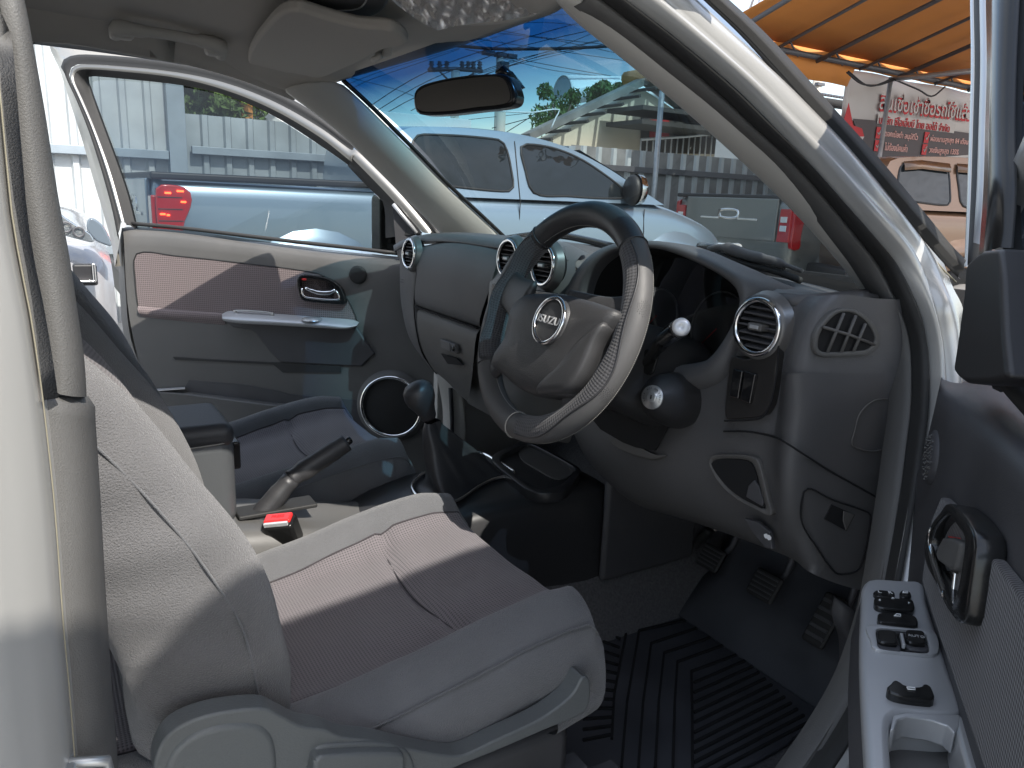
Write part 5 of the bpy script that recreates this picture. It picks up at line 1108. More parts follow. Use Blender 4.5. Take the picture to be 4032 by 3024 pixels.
# instrument hood
hi_ = S3('D', [(1240, 600, .845), (1290, 430, .848), (1400, 325, .86), (1510, 288, .868), (1700, 288, .872), (1880, 348, .868), (2080, 448, .862), (2195, 545, .858), (2210, 628, .856), (2140, 798, .850), (2020, 958, .846), (1910, 998, .846), (1700, 1020, .848), (1500, 1050, .850), (1300, 850, .846)])
hm_ = S3('D', [(1215, 600, .842), (1268, 415, .844), (1390, 298, .858), (1510, 262, .866), (1700, 255, .870), (1890, 300, .866), (2120, 410, .86), (2250, 520, .856), (2250, 660, .853), (2180, 830, .848), (2060, 1020, .842), (1900, 1090, .842), (1700, 1100, .845), (1480, 1100, .848), (1260, 880, .843)])
ho_ = S3('D', [(1110, 600, .87), (1200, 420, .88), (1340, 290, .90), (1490, 242, .92), (1690, 236, .93), (1890, 262, .925), (2110, 350, .91), (2300, 455, .90), (2385, 560, .875), (2230, 900, .862), (2120, 1120, .858), (1900, 1180, .858), (1700, 1180, .86), (1440, 1150, .86), (1190, 960, .86)])
hb2 = [V((p.x*.93+.02, max(p.y, 1.12) if p.z > 1.12 else p.y+.05, min(p.z, 1.215))) for p in ho_]
ho2 = [p+V((0, .055, -.002)) if p.z > 1.15 else p+V((0, .02, 0)) for p in ho_]
H4 = [spl(c, 70, True) for c in ([p+V((0, .03, 0)) for p in hi_], hi_, hm_, ho_, ho2, hb2)]
def al(A, B):
    k = min(range(len(B)), key=lambda s: (A[0]-B[s]).length); return B[k:]+B[:k]
for i in range(1, 6): H4[i] = al(H4[i-1], H4[i])
H4.insert(3, [p.lerp(q, .45)+V((0, -.010, .006)) for p, q in zip(H4[2], H4[3])])
hood_ = grid('instrument_hood', H4, 'dash_upper', dash, closed=True, face_cam=False, sub=1); fix_normals(hood_)
cl = [V(((p.x-.36)*.93+.36, .985, (p.z-1.13)*.9+1.13)) for p in H4[0]]
wl = grid('instrument_well', [H4[0], [p.lerp(q, .5) for p, q in zip(H4[0], cl)], cl], 'black_hole', hood_, closed=True); fix_normals(wl)
mk('instrument_glass', [p+V((0, -.05, 0)) for p in cl], [tuple(range(len(cl)))], 'instr_glass' if 'instr_glass' in MATS else glass('instr_glass', (.6, .6, .6), .12) and 'instr_glass', hood_, smooth=False)
mk('instrument_face', cl, [tuple(range(len(cl)))], 'black_hole', hood_, smooth=False)
mat('dial', (.018, .018, .019), .4); mat('dial_ring', (.16, .16, .16), .3, metal=.6)
for x, z, r_ in ((.27, 1.15, .048), (.42, 1.15, .062), (.53, 1.14, .040)):
    d_ = lathe('dial', (x, .975, z), (0, -1, .15), [(0, 0), (r_*.95, 0), (r_, .008)], 'dial', hood_, seg=36)
    tube('dial_bezel', circ((x, .968, z), frame((0, -1, .15)), r_), .0015, 'dial_ring', d_, closed=True, seg=5)
    tube('needle', [V((x, .964, z)), V((x-r_*.5, .964, z-r_*.5))], .0012, 'banner_red', d_, seg=4)
# ---- air vents
def vent(c, par_, axis=(0, -1, .06), tabx=0, r_=.037):
    v = lathe('air_vent', c, axis, [(r_+.013, -.012), (r_+.008, .0), (r_+.006, .005), (r_, .006)], 'centre_panel', par_, seg=48)
    R = frame(axis)
    tube('chrome_ring', circ(c, R, r_, o=.005, n=48), .0042, 'chrome', v, closed=True, seg=8)
    lathe('vent_well', c, axis, [(r_, .004), (r_*.93, -.028), (0, -.03)], 'black_hole', v, seg=36)
    for k in range(-3, 4):
        h = k*.0092; w_ = math.sqrt(max(0, (r_*.93)**2-h*h))
        if k == 0: continue
        box('louvre', V(c)+R @ V((0, h, -.006)), (w_*2, .0028, .016), 'trim_dark', v, rot=R @ Matrix.Rotation(.25, 3, 'X'), bevel=.0008)
    box('louvre', V(c)+R @ V((0, 0, -.006)), (r_*1.86, .0028, .016), 'trim_dark', v, rot=R, bevel=.0008)
    t = box('vent_tab', V(c)+R @ V((tabx, 0, .002)), (.024, .010, .018), 'dash_lower', v, rot=R, bevel=.002)
    box('tab_face', V(c)+R @ V((tabx, 0, .0112)), (.015, .005, .002), 'silver_trim', t, rot=R, bevel=.0008)
    return v
vent(at('D', 184, 315, 'y', .845), dash)
vent(at('D', 800, 345, 'y', .835), dash)
vent(at('D', 1020, 388, 'y', .835), dash)
vent(at('F', 775, 612, 'y', .842), dash, r_=.0375)
# right pod: glossy frame under the vent with two blank switches
pd_ = plate('switch_pod', spl(S3('F', [(600, 800, 0.8390), (690, 812, 0.8390), (830, 770, 0.8380), (890, 720, 0.8380), (880, 860, 0.8360), (862, 1000, 0.8350), (835, 1100, 0.8340), (790, 1165, 0.8340), (700, 1180, 0.8350), (565, 1185, 0.8370), (556, 1150, 0.8370), (570, 980, 0.8380)]), 50, True), .02, 'centre_dark' if 'centre_dark' in MATS else (mat('centre_dark', (.035, .033, .032), .3, metal=.2) and 'centre_dark'), dash, nrm=(0, -1, 0), bevel=.004)
for x0 in (0, 72):
    plate('blank_switch', S3('F', [(608+x0, 872+x0*.2, 0.8290), (668+x0*1.12, 888+x0*.25, 0.8290), (640+x0*1.02, 1062+x0*.45, 0.8290), (582+x0*.95, 1046+x0*.3, 0.8290)]), .008, 'piano', pd_, nrm=(0, -1, 0), bevel=.002)
tube('pod_outline', spl(S3('F', [(895, 690, 0.8390), (886, 860, 0.8350), (866, 1000, 0.8340), (838, 1105, 0.8330), (790, 1172, 0.8330), (700, 1190, 0.8340), (558, 1195, 0.8370)]), 30), .0016, 'black_hole', dash, seg=5)
# ---- side demister vent on the end face
to = [at('F', a, b, sp_p(.004)) for a, b in ((1118, 740), (1125, 660), (1165, 590), (1240, 515), (1310, 495), (1400, 515), (1480, 580), (1525, 670), (1520, 730), (1460, 785), (1400, 795), (1180, 800), (1135, 785))]
ti = [at('F', a, b, sp_p(.004)) for a, b in ((1140, 735), (1150, 665), (1185, 605), (1250, 538), (1310, 520), (1385, 538), (1455, 598), (1495, 675), (1490, 715), (1450, 752), (1390, 762), (1185, 770), (1155, 760))]
tv = ring('side_demister_vent', to, ti, .008, 'trim_grey', dash, n=60, bevel=.0015)
plate('vent_well', [p-SPn*.002 for p in spl(ti, 40, True)], .001, 'black_hole', tv, nrm=SPn)
for p_, q_ in (((1200, 768), (1300, 525)), ((1285, 768), (1375, 540)), ((1362, 762), (1435, 590))): tube('vent_bar', [at('F', *p_, sp_p(.006)), at('F', *q_, sp_p(.006))], .0022, 'dash_lower', tv, seg=6)
tube('vent_bar', [at('F', 1172, 612, sp_p(.006)), at('F', 1330, 660, sp_p(.006)), at('F', 1492, 722, sp_p(.006))], .0020, 'dash_lower', tv, seg=6)
# ================================================================ steering wheel and column
SW = empty('steering_wheel', (.362, .675, 1.168), parent=CAR)
Cw = V((.362, .676, 1.168)); nw = V((0, -.938, .347)); uw = V((1, 0, 0)); vw = V((0, .347, .938)); RR = .1730; rr = .0203
Rw_ = Matrix((uw, vw, nw)).transposed()
def torus(name, a0, a1, p0, p1, m, par_, ro=0, n=90, k=20, wav=None):
    """part of the rim surface: angle a round the wheel, p round the tube (0 = inner side, 90 = towards the driver, 180 = outer)"""
    rows = []; full = (p1-p0) >= 360
    for i in range(n+1):
        a = math.radians(a0+(a1-a0)*i/n); q1 = p1+(wav(i/n) if wav else 0)
        row = []
        for j in range(k if full else k+1):
            p = math.radians(p0+(q1-p0)*j/k); r_ = rr+ro
            rad = RR-r_*math.cos(p); row.append(Cw+Rw_ @ V((rad*math.cos(a), rad*math.sin(a), r_*math.sin(p))))
        rows.append(row)
    kk = len(rows[0]); uv_ = [(math.radians(a0+(a1-a0)*i/n)*RR, math.radians(p0+(p1-p0)*j/k)*rr) for i in range(n+1) for j in range(kk)]
    o = grid(name, rows, m, par_, closed=full, uv=uv_); return fix_normals(o) if full else o
rim = empty('rim', Cw, parent=SW)
torus('rim_leather', 48, 132, 0, 360, 'leather', rim)
torus('rim_leather_grey', -92, 48.5, 0, 360, 'leather_grey', rim)
torus('rim_leather', 131.5, 216, 0, 360, 'leather', rim, ro=.0004)
torus('rim_leather_grey', 215.5, 268.5, 0, 360, 'leather_grey', rim)
wv = lambda t: 16*math.sin(t*math.pi*5.0)*math.sin(math.pi*t)**.4
torus('grip_pad', -84, 46, -60, 122, 'leather_perf', rim, ro=.0012, wav=wv)
wv2 = lambda t: 12*math.sin(t*math.pi*5.0)
torus('grip_pad', 134, 214, -60, 84, 'leather_perf', rim, ro=.0012, wav=wv2)
def rp(a, p, ro=0): a = math.radians(a); p = math.radians(p); r_ = rr+ro; rad = RR-r_*math.cos(p); return Cw+Rw_ @ V((rad*math.cos(a), rad*math.sin(a), r_*math.sin(p)))
tube('piping', [rp(-84+130*i/60, 122+wv(i/60), .0012) for i in range(61)], .0016, 'leather', rim, seg=6)
tube('piping', [rp(134+80*i/40, 84+wv2(i/40), .0012) for i in range(41)], .0016, 'leather', rim, seg=6)
for a in (48, 132, 216, 268): tube('stitch_seam', [rp(a, p, .0008) for p in range(0, 361, 15)], .0011, 'thread' if a > 260 else 'leather', rim, seg=5)
for pp, a0_, a1_ in ((14, 50, 130), (14, 216, 268), (205, -88, 40)):
    n_ = int((a1_-a0_)*1.2)
    joinm([tube('stitching', [rp(a0_+(a1_-a0_)*i/n_, pp, .0001), rp(a0_+(a1_-a0_)*(i+.3)/n_, pp, .0005), rp(a0_+(a1_-a0_)*(i+.6)/n_, pp, .0001)], .00045, 'thread', rim, seg=4) for i in range(n_)])
st_ = []
for i in range(0):
    a = -88+i*2.4
    for pp in (14, 168): st_.append(tube('stitching', [rp(a, pp, .0003), rp(a+.6, pp, .0009), rp(a+1.3, pp, .0003)], .0005, 'thread', rim, seg=4, caps=False))
for a in (-24, -60, 14):
    dts = []
    for k in range(46):
        q_ = .011*math.sqrt((k+.5)/46); t_ = k*2.4
        b = rp(a+math.degrees(q_*math.cos(t_)/RR), 168+math.degrees(q_*math.sin(t_)/rr), .0003)
        ctr = Cw+Rw_ @ V((RR*math.cos(math.radians(a)), RR*math.sin(math.radians(a)), 0)); nn_ = (b-ctr).normalized()
        dts.append(lathe('grip_dots', b, nn_, [(.0008, 0), (.0006, .0004), (0, .0005)], 'leather_grey', rim, seg=5))
    joinm(dts)
# hub pad, traced in its own plane
hn = (Cw+nw*.035, nw)
hp = [at('D', a, b, hn) for a, b in ((880, 572), (1000, 556), (1130, 560), (1250, 590), (1400, 640), (1455, 672), (1400, 760), (1330, 860), (1300, 960), (1240, 1080), (1150, 1180), (1080, 1192), (950, 1190), (850, 1150), (740, 1060), (680, 1010), (690, 950), (760, 840), (780, 760), (800, 660))]
hq = spl(hp, 80, True); hc = sum(hq, V())/80
def scl(f, o): return [hc+(p-hc)*f+nw*o for p in hq]
mat('leather_hub', (.040, .040, .042), .48, bump=(500, .5, .0008))
hub = grid('hub_pad', [scl(.97, -.04), scl(1.0, -.022), scl(1.005, -.012), scl(.99, -.004), scl(.96, .001), scl(.90, .005), scl(.78, .009), scl(.6, .012), scl(.4, .0135), scl(.2, .0138), scl(.02, .0138)], 'leather_hub', SW, closed=True, caps=True); fix_normals(hub)
fct = [at('D', a, b, (Cw+nw*.040, nw)) for a, b in ((1255, 835), (1330, 770), (1390, 740), (1330, 860), (1290, 960), (1230, 1080), (1150, 1165), (1060, 1178), (960, 1175), (1060, 1050), (1170, 930))]
fc_ = spl(fct, 40, True); fcc = sum(fc_, V())/40
fo_ = grid('hub_facet', [[p-nw*.02 for p in fc_], fc_, [p.lerp(fcc, .08)+nw*.004 for p in fc_], [p.lerp(fcc, .3)+nw*.006 for p in fc_], [p.lerp(fcc, .97)+nw*.007 for p in fc_]], 'leather_hub', hub, closed=True, caps=True); fix_normals(fo_)
em = at('D', 1048, 730, (Cw+nw*.054, nw)); Rm = Rw_
lathe('emblem_plate', em, nw, [(0, .0005), (.026, .0005), (.033, -.001), (.036, -.008)], 'leather_hub', hub, seg=40)
tube('emblem_ring', circ(em, Rm, .0335, .0335, 60, .001), .0034, 'chrome', hub, closed=True, seg=10)
text('emblem_lettering', 'ISUZU', em+nw*.0016, Rm, .0165, 'silver_trim', hub, ext=.0009, sx=1.22)
def spoke(a_rim, a_hub, m, r0=.055, r1=RR-.004, w0=.030, w1=.020, z0=.020, z1=.004, th=.016):
    """a padded spoke from the hub to the rim; angles in degrees round the wheel"""
    rows = []
    for k in range(13):
        t = k/12; a = math.radians(a_hub+(a_rim-a_hub)*t); rad = r0+(r1-r0)*t; w_ = w0+(w1-w0)*t+.012*(2*t-1)**2*(1 if t > .5 else 0); z = z0+(z1-z0)*t
        c = Cw+Rw_ @ V((rad*math.cos(a), rad*math.sin(a), z)); sd2 = Rw_ @ V((-math.sin(a), math.cos(a), 0))
        rows.append([c+sd2*(w_*math.cos(q))+nw*(th*.5*math.sin(q)*(1 if math.sin(q) > 0 else 1.2)) for q in [2*math.pi*i/20 for i in range(20)]])
    o = grid('spoke', rows, m, SW, closed=True, caps=True); return fix_normals(o)
spoke(168, 170, 'leather_hub', w0=.040, w1=.024, z0=.028)
spoke(10, 8, 'leather_hub', w0=.040, w1=.024, z0=.028)
spoke(222, 228, 'leather', w0=.018, w1=.014, z0=.012)
spoke(318, 312, 'leather_grey', w0=.018, w1=.014, z0=.012)
# column shroud
mat('shroud_black', (.026, .026, .027), .45, bump=(900, .4, .0005))
ax = V((0, .938, -.347))
rows = []
for d, w_, h_ in ((.045, .050, .046), (.06, .062, .058), (.10, .076, .070), (.16, .086, .078), (.24, .092, .082), (.34, .088, .078)):
    c = Cw+ax*d+vw*(-.028)
    rows.append([c+uw*(w_*max(-1, min(1, 1.25*math.cos(t))))+vw*(h_*max(-1, min(1, 1.2*math.sin(t)))) for t in [2*math.pi*k/32 for k in range(32)]])
col = grid('column_shroud', rows, 'shroud_black', SW, closed=True, caps=True, sub=1); fix_normals(col)
# ignition lock on its boss
ic = at('D', 1688, 1207, 'y', .775); ia = V((.30, -.92, .22)).normalized()
lathe('ignition_boss', ic-ia*.024, ia, [(.046, -.06), (.038, -.010), (.030, .006), (.023, .018), (.019, .024)], 'shroud_black', SW, seg=36)
ig = lathe('ignition_lock', ic, ia, [(.0185, -.006), (.0185, .000), (.0178, .0015), (.0095, .0015), (.009, .003), (.006, .004), (0, .004)], 'grey_metal', SW, seg=40)
Ri = frame(ia, (0, 0, 1))
box('key_slot', ic+Ri @ V((0, 0, .004)), (.0026, .0062, .0016), 'black_hole', ig, rot=Ri, bevel=.0004)
def arc_text(s, c, R, r_, a_mid, step, size, m, par_):
    for i, ch in enumerate(s):
        if ch == ' ': continue
        a = math.radians(a_mid-(i-(len(s)-1)/2)*step)
        rot = R @ Matrix.Rotation(a-math.pi/2, 3, 'Z')
        text('lettering', ch, c+R @ V((r_*math.cos(a), r_*math.sin(a), .0017)), rot, size, m, par_, ext=.0002)
arc_text('LOCK', ic, Ri, .0136, 190, 15, .0040, 'trim_dark', ig); arc_text('ACC', ic, Ri, .0136, 118, 15, .0040, 'trim_dark', ig)
arc_text('ON', ic, Ri, .0136, 68, 15, .0040, 'trim_dark', ig); arc_text('START', ic, Ri, .0136, 8, 14, .0038, 'trim_dark', ig)
# stalk
s0_ = at('D', 1640, 1010, 'y', .80); s1__ = at('D', 1760, 850, 'y', .765); s2__ = at('D', 1868, 770, 'y', .735)
stk = tube('stalk', [s0_, s0_.lerp(s1__, .5), s1__, s1__.lerp(s2__, .6)], [.008, .009, .011, .011], 'gloss_black', SW, n=16, seg=16)
tube('stalk_barrel', [s1__, s1__.lerp(s2__, .5), s2__-(s2__-s1__).normalized()*.004], [.0125, .0130, .0130], 'piano', stk, n=8, seg=20)
da = (s2__-s1__).normalized()*.3+V((.62, -.74, .22)); da.normalize()
lathe('stalk_cap', s2__, da, [(.0125, -.010), (.0125, .0), (.0115, .002), (.004, .003), (.003, .0022), (0, .0022)], 'silver_trim', stk, seg=32)
plate('stalk_socket', [at('D', a, b, 'y', .79) for a, b in ((1625, 920), (1655, 905), (1720, 960), (1690, 1060), (1660, 1075), (1590, 1030))], .006, 'gloss_black', SW, nrm=(.2, -1, 0), bevel=.003)
for (a, b, w_) in ((1520, 1095, 0), (1540, 1120, 1)): pass
ki = [at('D', a, b, 'y', .792) for a, b in ((1500, 1100), (1500, 1170), (1575, 1210), (1610, 1150), (1612, 1110))]
# column opening in the dash below
plate('column_gap', S3('D', [(1420, 1400, .868), (1560, 1480, .866), (1640, 1510, .866), (1760, 1530, .866), (1830, 1400, .866), (1860, 1230, .866), (1820, 1090, .866), (1300, 1050, .87), (1320, 1280, .87)]), .004, 'black_hole', dash, nrm=(0, -1, 0), off=.02)
plate('column_tray', spl(S3('D', [(1420, 1480, .852), (1490, 1455, .852), (1580, 1500, .850), (1700, 1560, .850), (1770, 1565, .850), (1700, 1592, .848), (1620, 1580, .848), (1500, 1540, .850)]), 40, True), .02, 'dash_lower', dash, nrm=(0, -1, .4), bevel=.003)
# ================================================================ interior mirror, visors, lamp, wrapping
mn = V((.447, -.89, .02)).normalized(); mc = at('B', 830, 585, 'x', 0.0)
def mB(pts, o=0): return [at('B', a, b, (mc+mn*o, mn)) for a, b in pts]
mo = mB([(513, 640), (518, 570), (560, 528), (700, 488), (850, 465), (1000, 456), (1060, 456), (1110, 480), (1148, 560), (1152, 630), (1110, 662), (900, 690), (720, 710), (570, 713), (528, 695)])
rv = plate('rear_view_mirror', spl(mo, 60, True), .035, 'gloss_black', CAR, nrm=mn, bevel=.008, bseg=4)
mi = mB([(535, 640), (540, 585), (590, 545), (710, 510), (860, 488), (1020, 476), (1080, 492), (1115, 560), (1120, 620), (1085, 645), (900, 668), (740, 690), (590, 694), (548, 680)], .0005)
plate('mirror_glass', spl(mi, 60, True), .002, 'mirror_glass' if 'mirror_glass' in MATS else (mat('mirror_glass', (.30, .29, .28), .04, metal=1) and 'mirror_glass'), rv, nrm=mn, off=.001)
tube('mirror_stem', mB([(1050, 470), (1080, 440), (1110, 470)], -.04)+[at('B', 1170, 540, 'y', .83)], .010, 'gloss_black', rv, seg=8)
plate('mirror_mount', [at('B', a, b, 'y', .80) for a, b in ((1022, 432), (1060, 415), (1090, 425), (1195, 545), (1160, 560), (1090, 470))], .01, 'gloss_black', rv, bevel=.003)
vn = V((0, -.14, -.99)).normalized()
v0_ = V((-.3, .50, 1.615))
vis = [at('M', a, b, (v0_, vn)) for a, b in ((535, 132), (545, 100), (575, 60), (605, 32), (640, 24), (700, 42), (770, 60), (840, 66), (878, 90), (870, 102), (832, 108), (790, 130), (740, 152), (692, 170), (672, 168), (640, 160), (570, 158), (545, 150))]
vs_ = plate('sun_visor', spl(vis, 70, True), .022, 'headliner', CAR, nrm=vn, bevel=.008, bseg=4)
cp = at('B', 330, 325, (v0_+vn*-.02, vn)); cl_ = box('visor_clip', cp, (.05, .02, .022), 'trim_beige', CAR, bevel=.006)
tube('clip_hook', [cp+V((-.012, -.004, -.008)), cp+V((0, -.02, -.016)), cp+V((.02, -.012, -.01))], .006, 'trim_beige', cl_, seg=8)
oc = [at('M', a, b, 'z', 1.655) for a, b in ((560, -60), (600, -8), (640, 14), (700, 30), (760, 40), (800, 38), (828, 25), (842, 0), (850, -60))]
ob = plate('overhead_lamp', spl(oc, 50, True), .03, 'trim_grey', CAR, nrm=(0, 0, -1), bevel=.008, bseg=3)
tube('lamp_seam', [at('M', a, b, 'z', 1.6545) for a, b in ((650, 8), (720, 22), (775, 18), (800, -20))], .0016, 'white_metal', ob, n=16, seg=5)
# driver's visor and its loose protective film
v1_ = V((.25, .50, 1.615)); vn2 = V((.08, -.45, -.89)).normalized()
vd = [at('M', a, b, (v1_, vn2)) for a, b in ((850, -30), (870, 20), (905, 42), (960, 58), (1040, 60), (1120, 50), (1190, 22), (1215, -20), (1100, -60))]
plate('sun_visor', spl(vd, 50, True), .02, 'trim_beige', CAR, nrm=vn2, bevel=.007)
fa = [(838, -20), (850, 5), (872, 22), (905, 45), (945, 66), (985, 56), (1050, 48), (1110, 42), (1170, 28), (1225, 8)]
rnd = random.Random(4)
rows = []
for j in range(9):
    t = j/8; row = []
    for i, (a, b) in enumerate([(838+387*k/36, 0) for k in range(37)]):
        yb = [q for q in fa]
        # lower edge height by interpolation
        for (x0, y0_), (x1, y1_) in zip(fa, fa[1:]):
            if x0 <= a <= x1: yl = y0_+(y1_-y0_)*(a-x0)/(x1-x0)
        y_ = -45+(yl+45)*t
        row.append(at('M', a, y_, (v1_+vn2*(.012+(.006*math.sin(i*1.7+j*.9)+.004*math.sin(i*.8-j*1.9)+rnd.uniform(-.002, .002))), vn2)))
    rows.append(row)
fl = grid('plastic_film', rows, 'film', None); tag(fl, 'crumpled clear plastic film wrapped over the raised driver sun visor', 'plastic film')
mat('seam_dark', (.05, .045, .05), .9)
# ================================================================ seats
def seat(cx, dy, label, side):
    st = empty('seat', (cx, .3+dy, .5), parent=CAR); st['label'] = label
    # ---- cushion
    ZM = [(-.05, .735), (.10, .738), (.20, .742), (.31, .752), (.41, .768), (.47, .786), (.55, .800), (.60, .797), (.602, .786), (.620, .762)]
    ZC = [(-.05, .745), (.10, .755), (.20, .765), (.31, .785), (.41, .808), (.47, .822), (.55, .832), (.60, .826), (.602, .810), (.620, .779)]
    WD = [(-.05, .232), (.2, .245), (.45, .255), (.57, .252), (.62, .240), (.645, .226)]
    def pt(tab, y): return lin(tab, y)
    def sec(y, drop=0):
        zm, zc, w = pt(ZM, y), pt(ZC, y), pt(WD, y)
        half = [(0, zm-.008), (.08, zm-.006), (w-.105, zm), (w-.062, zc), (w-.030, zc-.006), (w-.004, zc-.030), (w+.006, zc-.070), (w, zc-.11), (w-.02, zc-.145)]
        pts = [V((-u, 0, z)) for u, z in half[:0:-1]]+[V((u, 0, z)) for u, z in half]
        return pts, w
    n1, n2 = 20, 37; NC = 2*(n1-1)+n2; rows = []; JS = (n1-1, n1-1+n2-1)
    def split(c, bl):
        """dense profile cut at |u| = bl into three evenly spaced runs"""
        a = next(k for k in range(len(c)-1) if c[k].x <= -bl < c[k+1].x); b = next(k for k in range(len(c)-1) if c[k].x <= bl < c[k+1].x)
        pa = c[a].lerp(c[a+1], (-bl-c[a].x)/(c[a+1].x-c[a].x)); pb = c[b].lerp(c[b+1], (bl-c[b].x)/(c[b+1].x-c[b].x))
        def ev(P, n):
            L = [0]
            for q in range(1, len(P)): L.append(L[-1]+(P[q]-P[q-1]).length)
            o = []; k = 0
            for q in range(n):
                t = L[-1]*q/(n-1)
                while k < len(L)-2 and L[k+1] < t: k += 1
                o.append(P[k].lerp(P[k+1], min(1, max(0, (t-L[k])/max(1e-9, L[k+1]-L[k])))))
            return o
        return ev(c[:a+1]+[pa], n1)+ev([pa]+c[a+1:b+1]+[pb], n2)[1:-1]+ev([pb]+c[b+1:], n1)
    def blw(y): return pt(WD, min(y, .60))-.105+.02*math.sin((y-.1)*4)
    for y in [-.05+.668*k/62 for k in range(63)]:
        pts, w = sec(y); bl = blw(y); r = []
        for p in split(spl(pts, 240), bl):
            z = p.z; u = p.x
            z -= .007*math.exp(-((abs(u)-bl)/.006)**2) if z > .70 else 0
            if abs(u) < bl: z -= .009*math.exp(-((y-.435-.02*(u/.15)**2)/.008)**2)
            z += .0016*math.sin(u*40+y*23)*math.sin(y*31-u*12)
            if abs(u) > w-.012 and z < pt(ZC, y)-.03: u += .0025*math.sin(y*37+z*35)*(1 if u > 0 else -1)
            r.append(V((cx+u, y+dy, z)))
        rows.append(r)
    # rounded nose
    last = rows[-1]; cz_ = .60
    for k in range(1, 9):
        t = k/8; r = []
        for p in last:
            h = max(0, p.z-.62)
            r.append(V((cx+(p.x-cx)*(1-.02*t), p.y+.014*math.sin(math.pi*t*.9)-.075*t*t, p.z-h*.62*t**1.4)))
        rows.append(r)
    # split into bolsters and mesh insert along the seam
    H = len(rows); vs = [p for r in rows for p in r]; fc, fm = [], []
    for i in range(H-1):
        for j in range(NC-1):
            f = (i*NC+j, i*NC+j+1, (i+1)*NC+j+1, (i+1)*NC+j)
            (fm if JS[0] <= j < JS[1] else fc).append(f)
    cu = mk('cushion', vs, fc, 'cloth_grey', st)
    mk('cushion_mesh_insert', [v+V((0, 0, .0)) for v in vs], fm, 'seat_mesh', st)
    for jj in JS: tube('seat_seam', [r[jj]+V((0, 0, .0015)) for r in rows[2:-3]], .0014, 'seam_dark', cu, seg=5)
    tube('seat_seam', [V((p.x, dy+.435+.02*((p.x-cx)/.15)**2, p.z-.001)) for p in rows[44][JS[0]:JS[1]+1]], .0012, 'seam_dark', cu, seg=5)
    for s in (1, -1):
        seam = [V((cx+s*(pt(WD, y)-.003), y+dy, pt(ZC, y)-.026)) for y in [-.0+.605*k/30 for k in range(31)]]
        tube('piping', seam, .0014, 'cloth_grey', cu, n=50, seg=6)
    # ---- backrest
    dy -= .045 if side < 0 else 0
    SP = [(.20, .76), (.20, .82), (.192, .88), (.18, .94), (.153, 1.005), (.125, 1.06), (.085, 1.125), (.045, 1.18), (.015, 1.215), (-.03, 1.285), (-.085, 1.37), (-.14, 1.43), (-.19, 1.445)]
    bw = [(0, .215), (.15, .245), (.4, .262), (.6, .262), (.8, .245), (.93, .20), (1, .13)]
    sp_ = spl([V((0, a, b)) for a, b in SP], 60); rows = []; NB = NC; rseam = [[], []]
    for k, p in enumerate(sp_):
        t = k/59; w = lin(bw, t); tx = (sp_[min(59, k+1)]-sp_[max(0, k-1)]).normalized(); nn = V((0, -tx.z, tx.y)) ; nn = -nn if nn.y < 0 else nn  # forward normal
        f = 0 if t < .93 else 0
        dep = .030*(1 if t < .9 else max(0, (1-t)/.1))
        th = .15 if t < .85 else .15-.08*(t-.85)/.15
        prof = [(0, -dep), (.09, -dep*.95), (w-.095, -dep*.65), (w-.055, -.004), (w-.028, .0), (w-.008, -.012), (w+.002, -.035), (w+.004, -.07), (w-.004, -.11), (w-.03, -th), (w*.5, -th-.01)]
        pts = [V((-u, d, 0)) for u, d in prof[:0:-1]]+[V((u, d, 0)) for u, d in prof]
        bl = w-.10; c = split(spl(pts, 240), max(.02, bl)); r = []
        for q in c:
            u = q.x; d = q.y
            if abs(u) < bl+.03 and d > -.05: d -= .006*math.exp(-((abs(u)-bl)/.006)**2)
            if abs(u) > w-.02: u += .0022*math.sin(t*60+d*40)*(1 if u > 0 else -1)
            d += .002*math.sin(u*30+t*25)
            r.append(V((cx+u, p.y+dy, p.z))+nn*d)
        rows.append(r)
        for q, sg in enumerate((1, -1)): rseam[q].append(V((cx+sg*(w+.0042), p.y+dy, p.z))+nn*(-.042))
    vs = [p for r in rows for p in r]; fc, fm = [], []
    for i in range(59):
        w = lin(bw, i/59)
        for j in range(NB-1):
            u = (rows[i][j].x+rows[i][j+1].x)/2-cx; f = (i*NB+j, i*NB+j+1, (i+1)*NB+j+1, (i+1)*NB+j)
            (fm if JS[0] <= j < JS[1] else fc).append(f)
    bk = mk('backrest', vs, fc+[tuple(i for i in range(NB))], 'cloth_side', st)
    mk('backrest_mesh_insert', vs, fm, 'back_mesh', st)
    for q in (0, 1): tube('piping', rseam[q][4:-10], .0013, 'cloth_grey', bk, seg=6)
    for jj in JS: tube('seat_seam', [r[jj] for r in rows[3:-8]], .0014, 'seam_dark', bk, seg=5)
    # ---- headrest
    hr = []
    for k in range(9):
        t = k/8; z = 1.465+.17*t; s_ = math.sin(math.pi*(.12+.76*t))**.5
        hr.append([V((cx+.125*s_*math.cos(a), -.215+dy-.03*t+.055*s_*math.sin(a), z)) for a in [2*math.pi*q/20 for q in range(20)]])
    grid('headrest', hr, 'cloth_grey', st, closed=True, caps=True, sub=1)
    for s in (-1, 1): tube('headrest_post', [V((cx+s*.06, -.20+dy, 1.40)), V((cx+s*.06, -.215+dy, 1.48))], .006, 'chrome', st, seg=8)
    # ---- base, rails
    dy += .045 if side < 0 else 0
    box('seat_base', (cx, .28+dy, .58), (.44, .62, .10), 'trim_dark', st, bevel=.02)
    for s in (-1, 1):
        box('seat_rail', (cx+s*.2, .30+dy, FZ+.03), (.04, .80, .045), 'dark_steel', st, bevel=.004)
        for y in (-.02, .60): box('seat_foot', (cx+s*.2, y+dy, FZ+.06), (.04, .05, .07), 'dark_steel', st, bevel=.004)
    return st
sd_ = seat(.362, 0, 'driver seat, half in sun, with grey plastic side shield', 1)
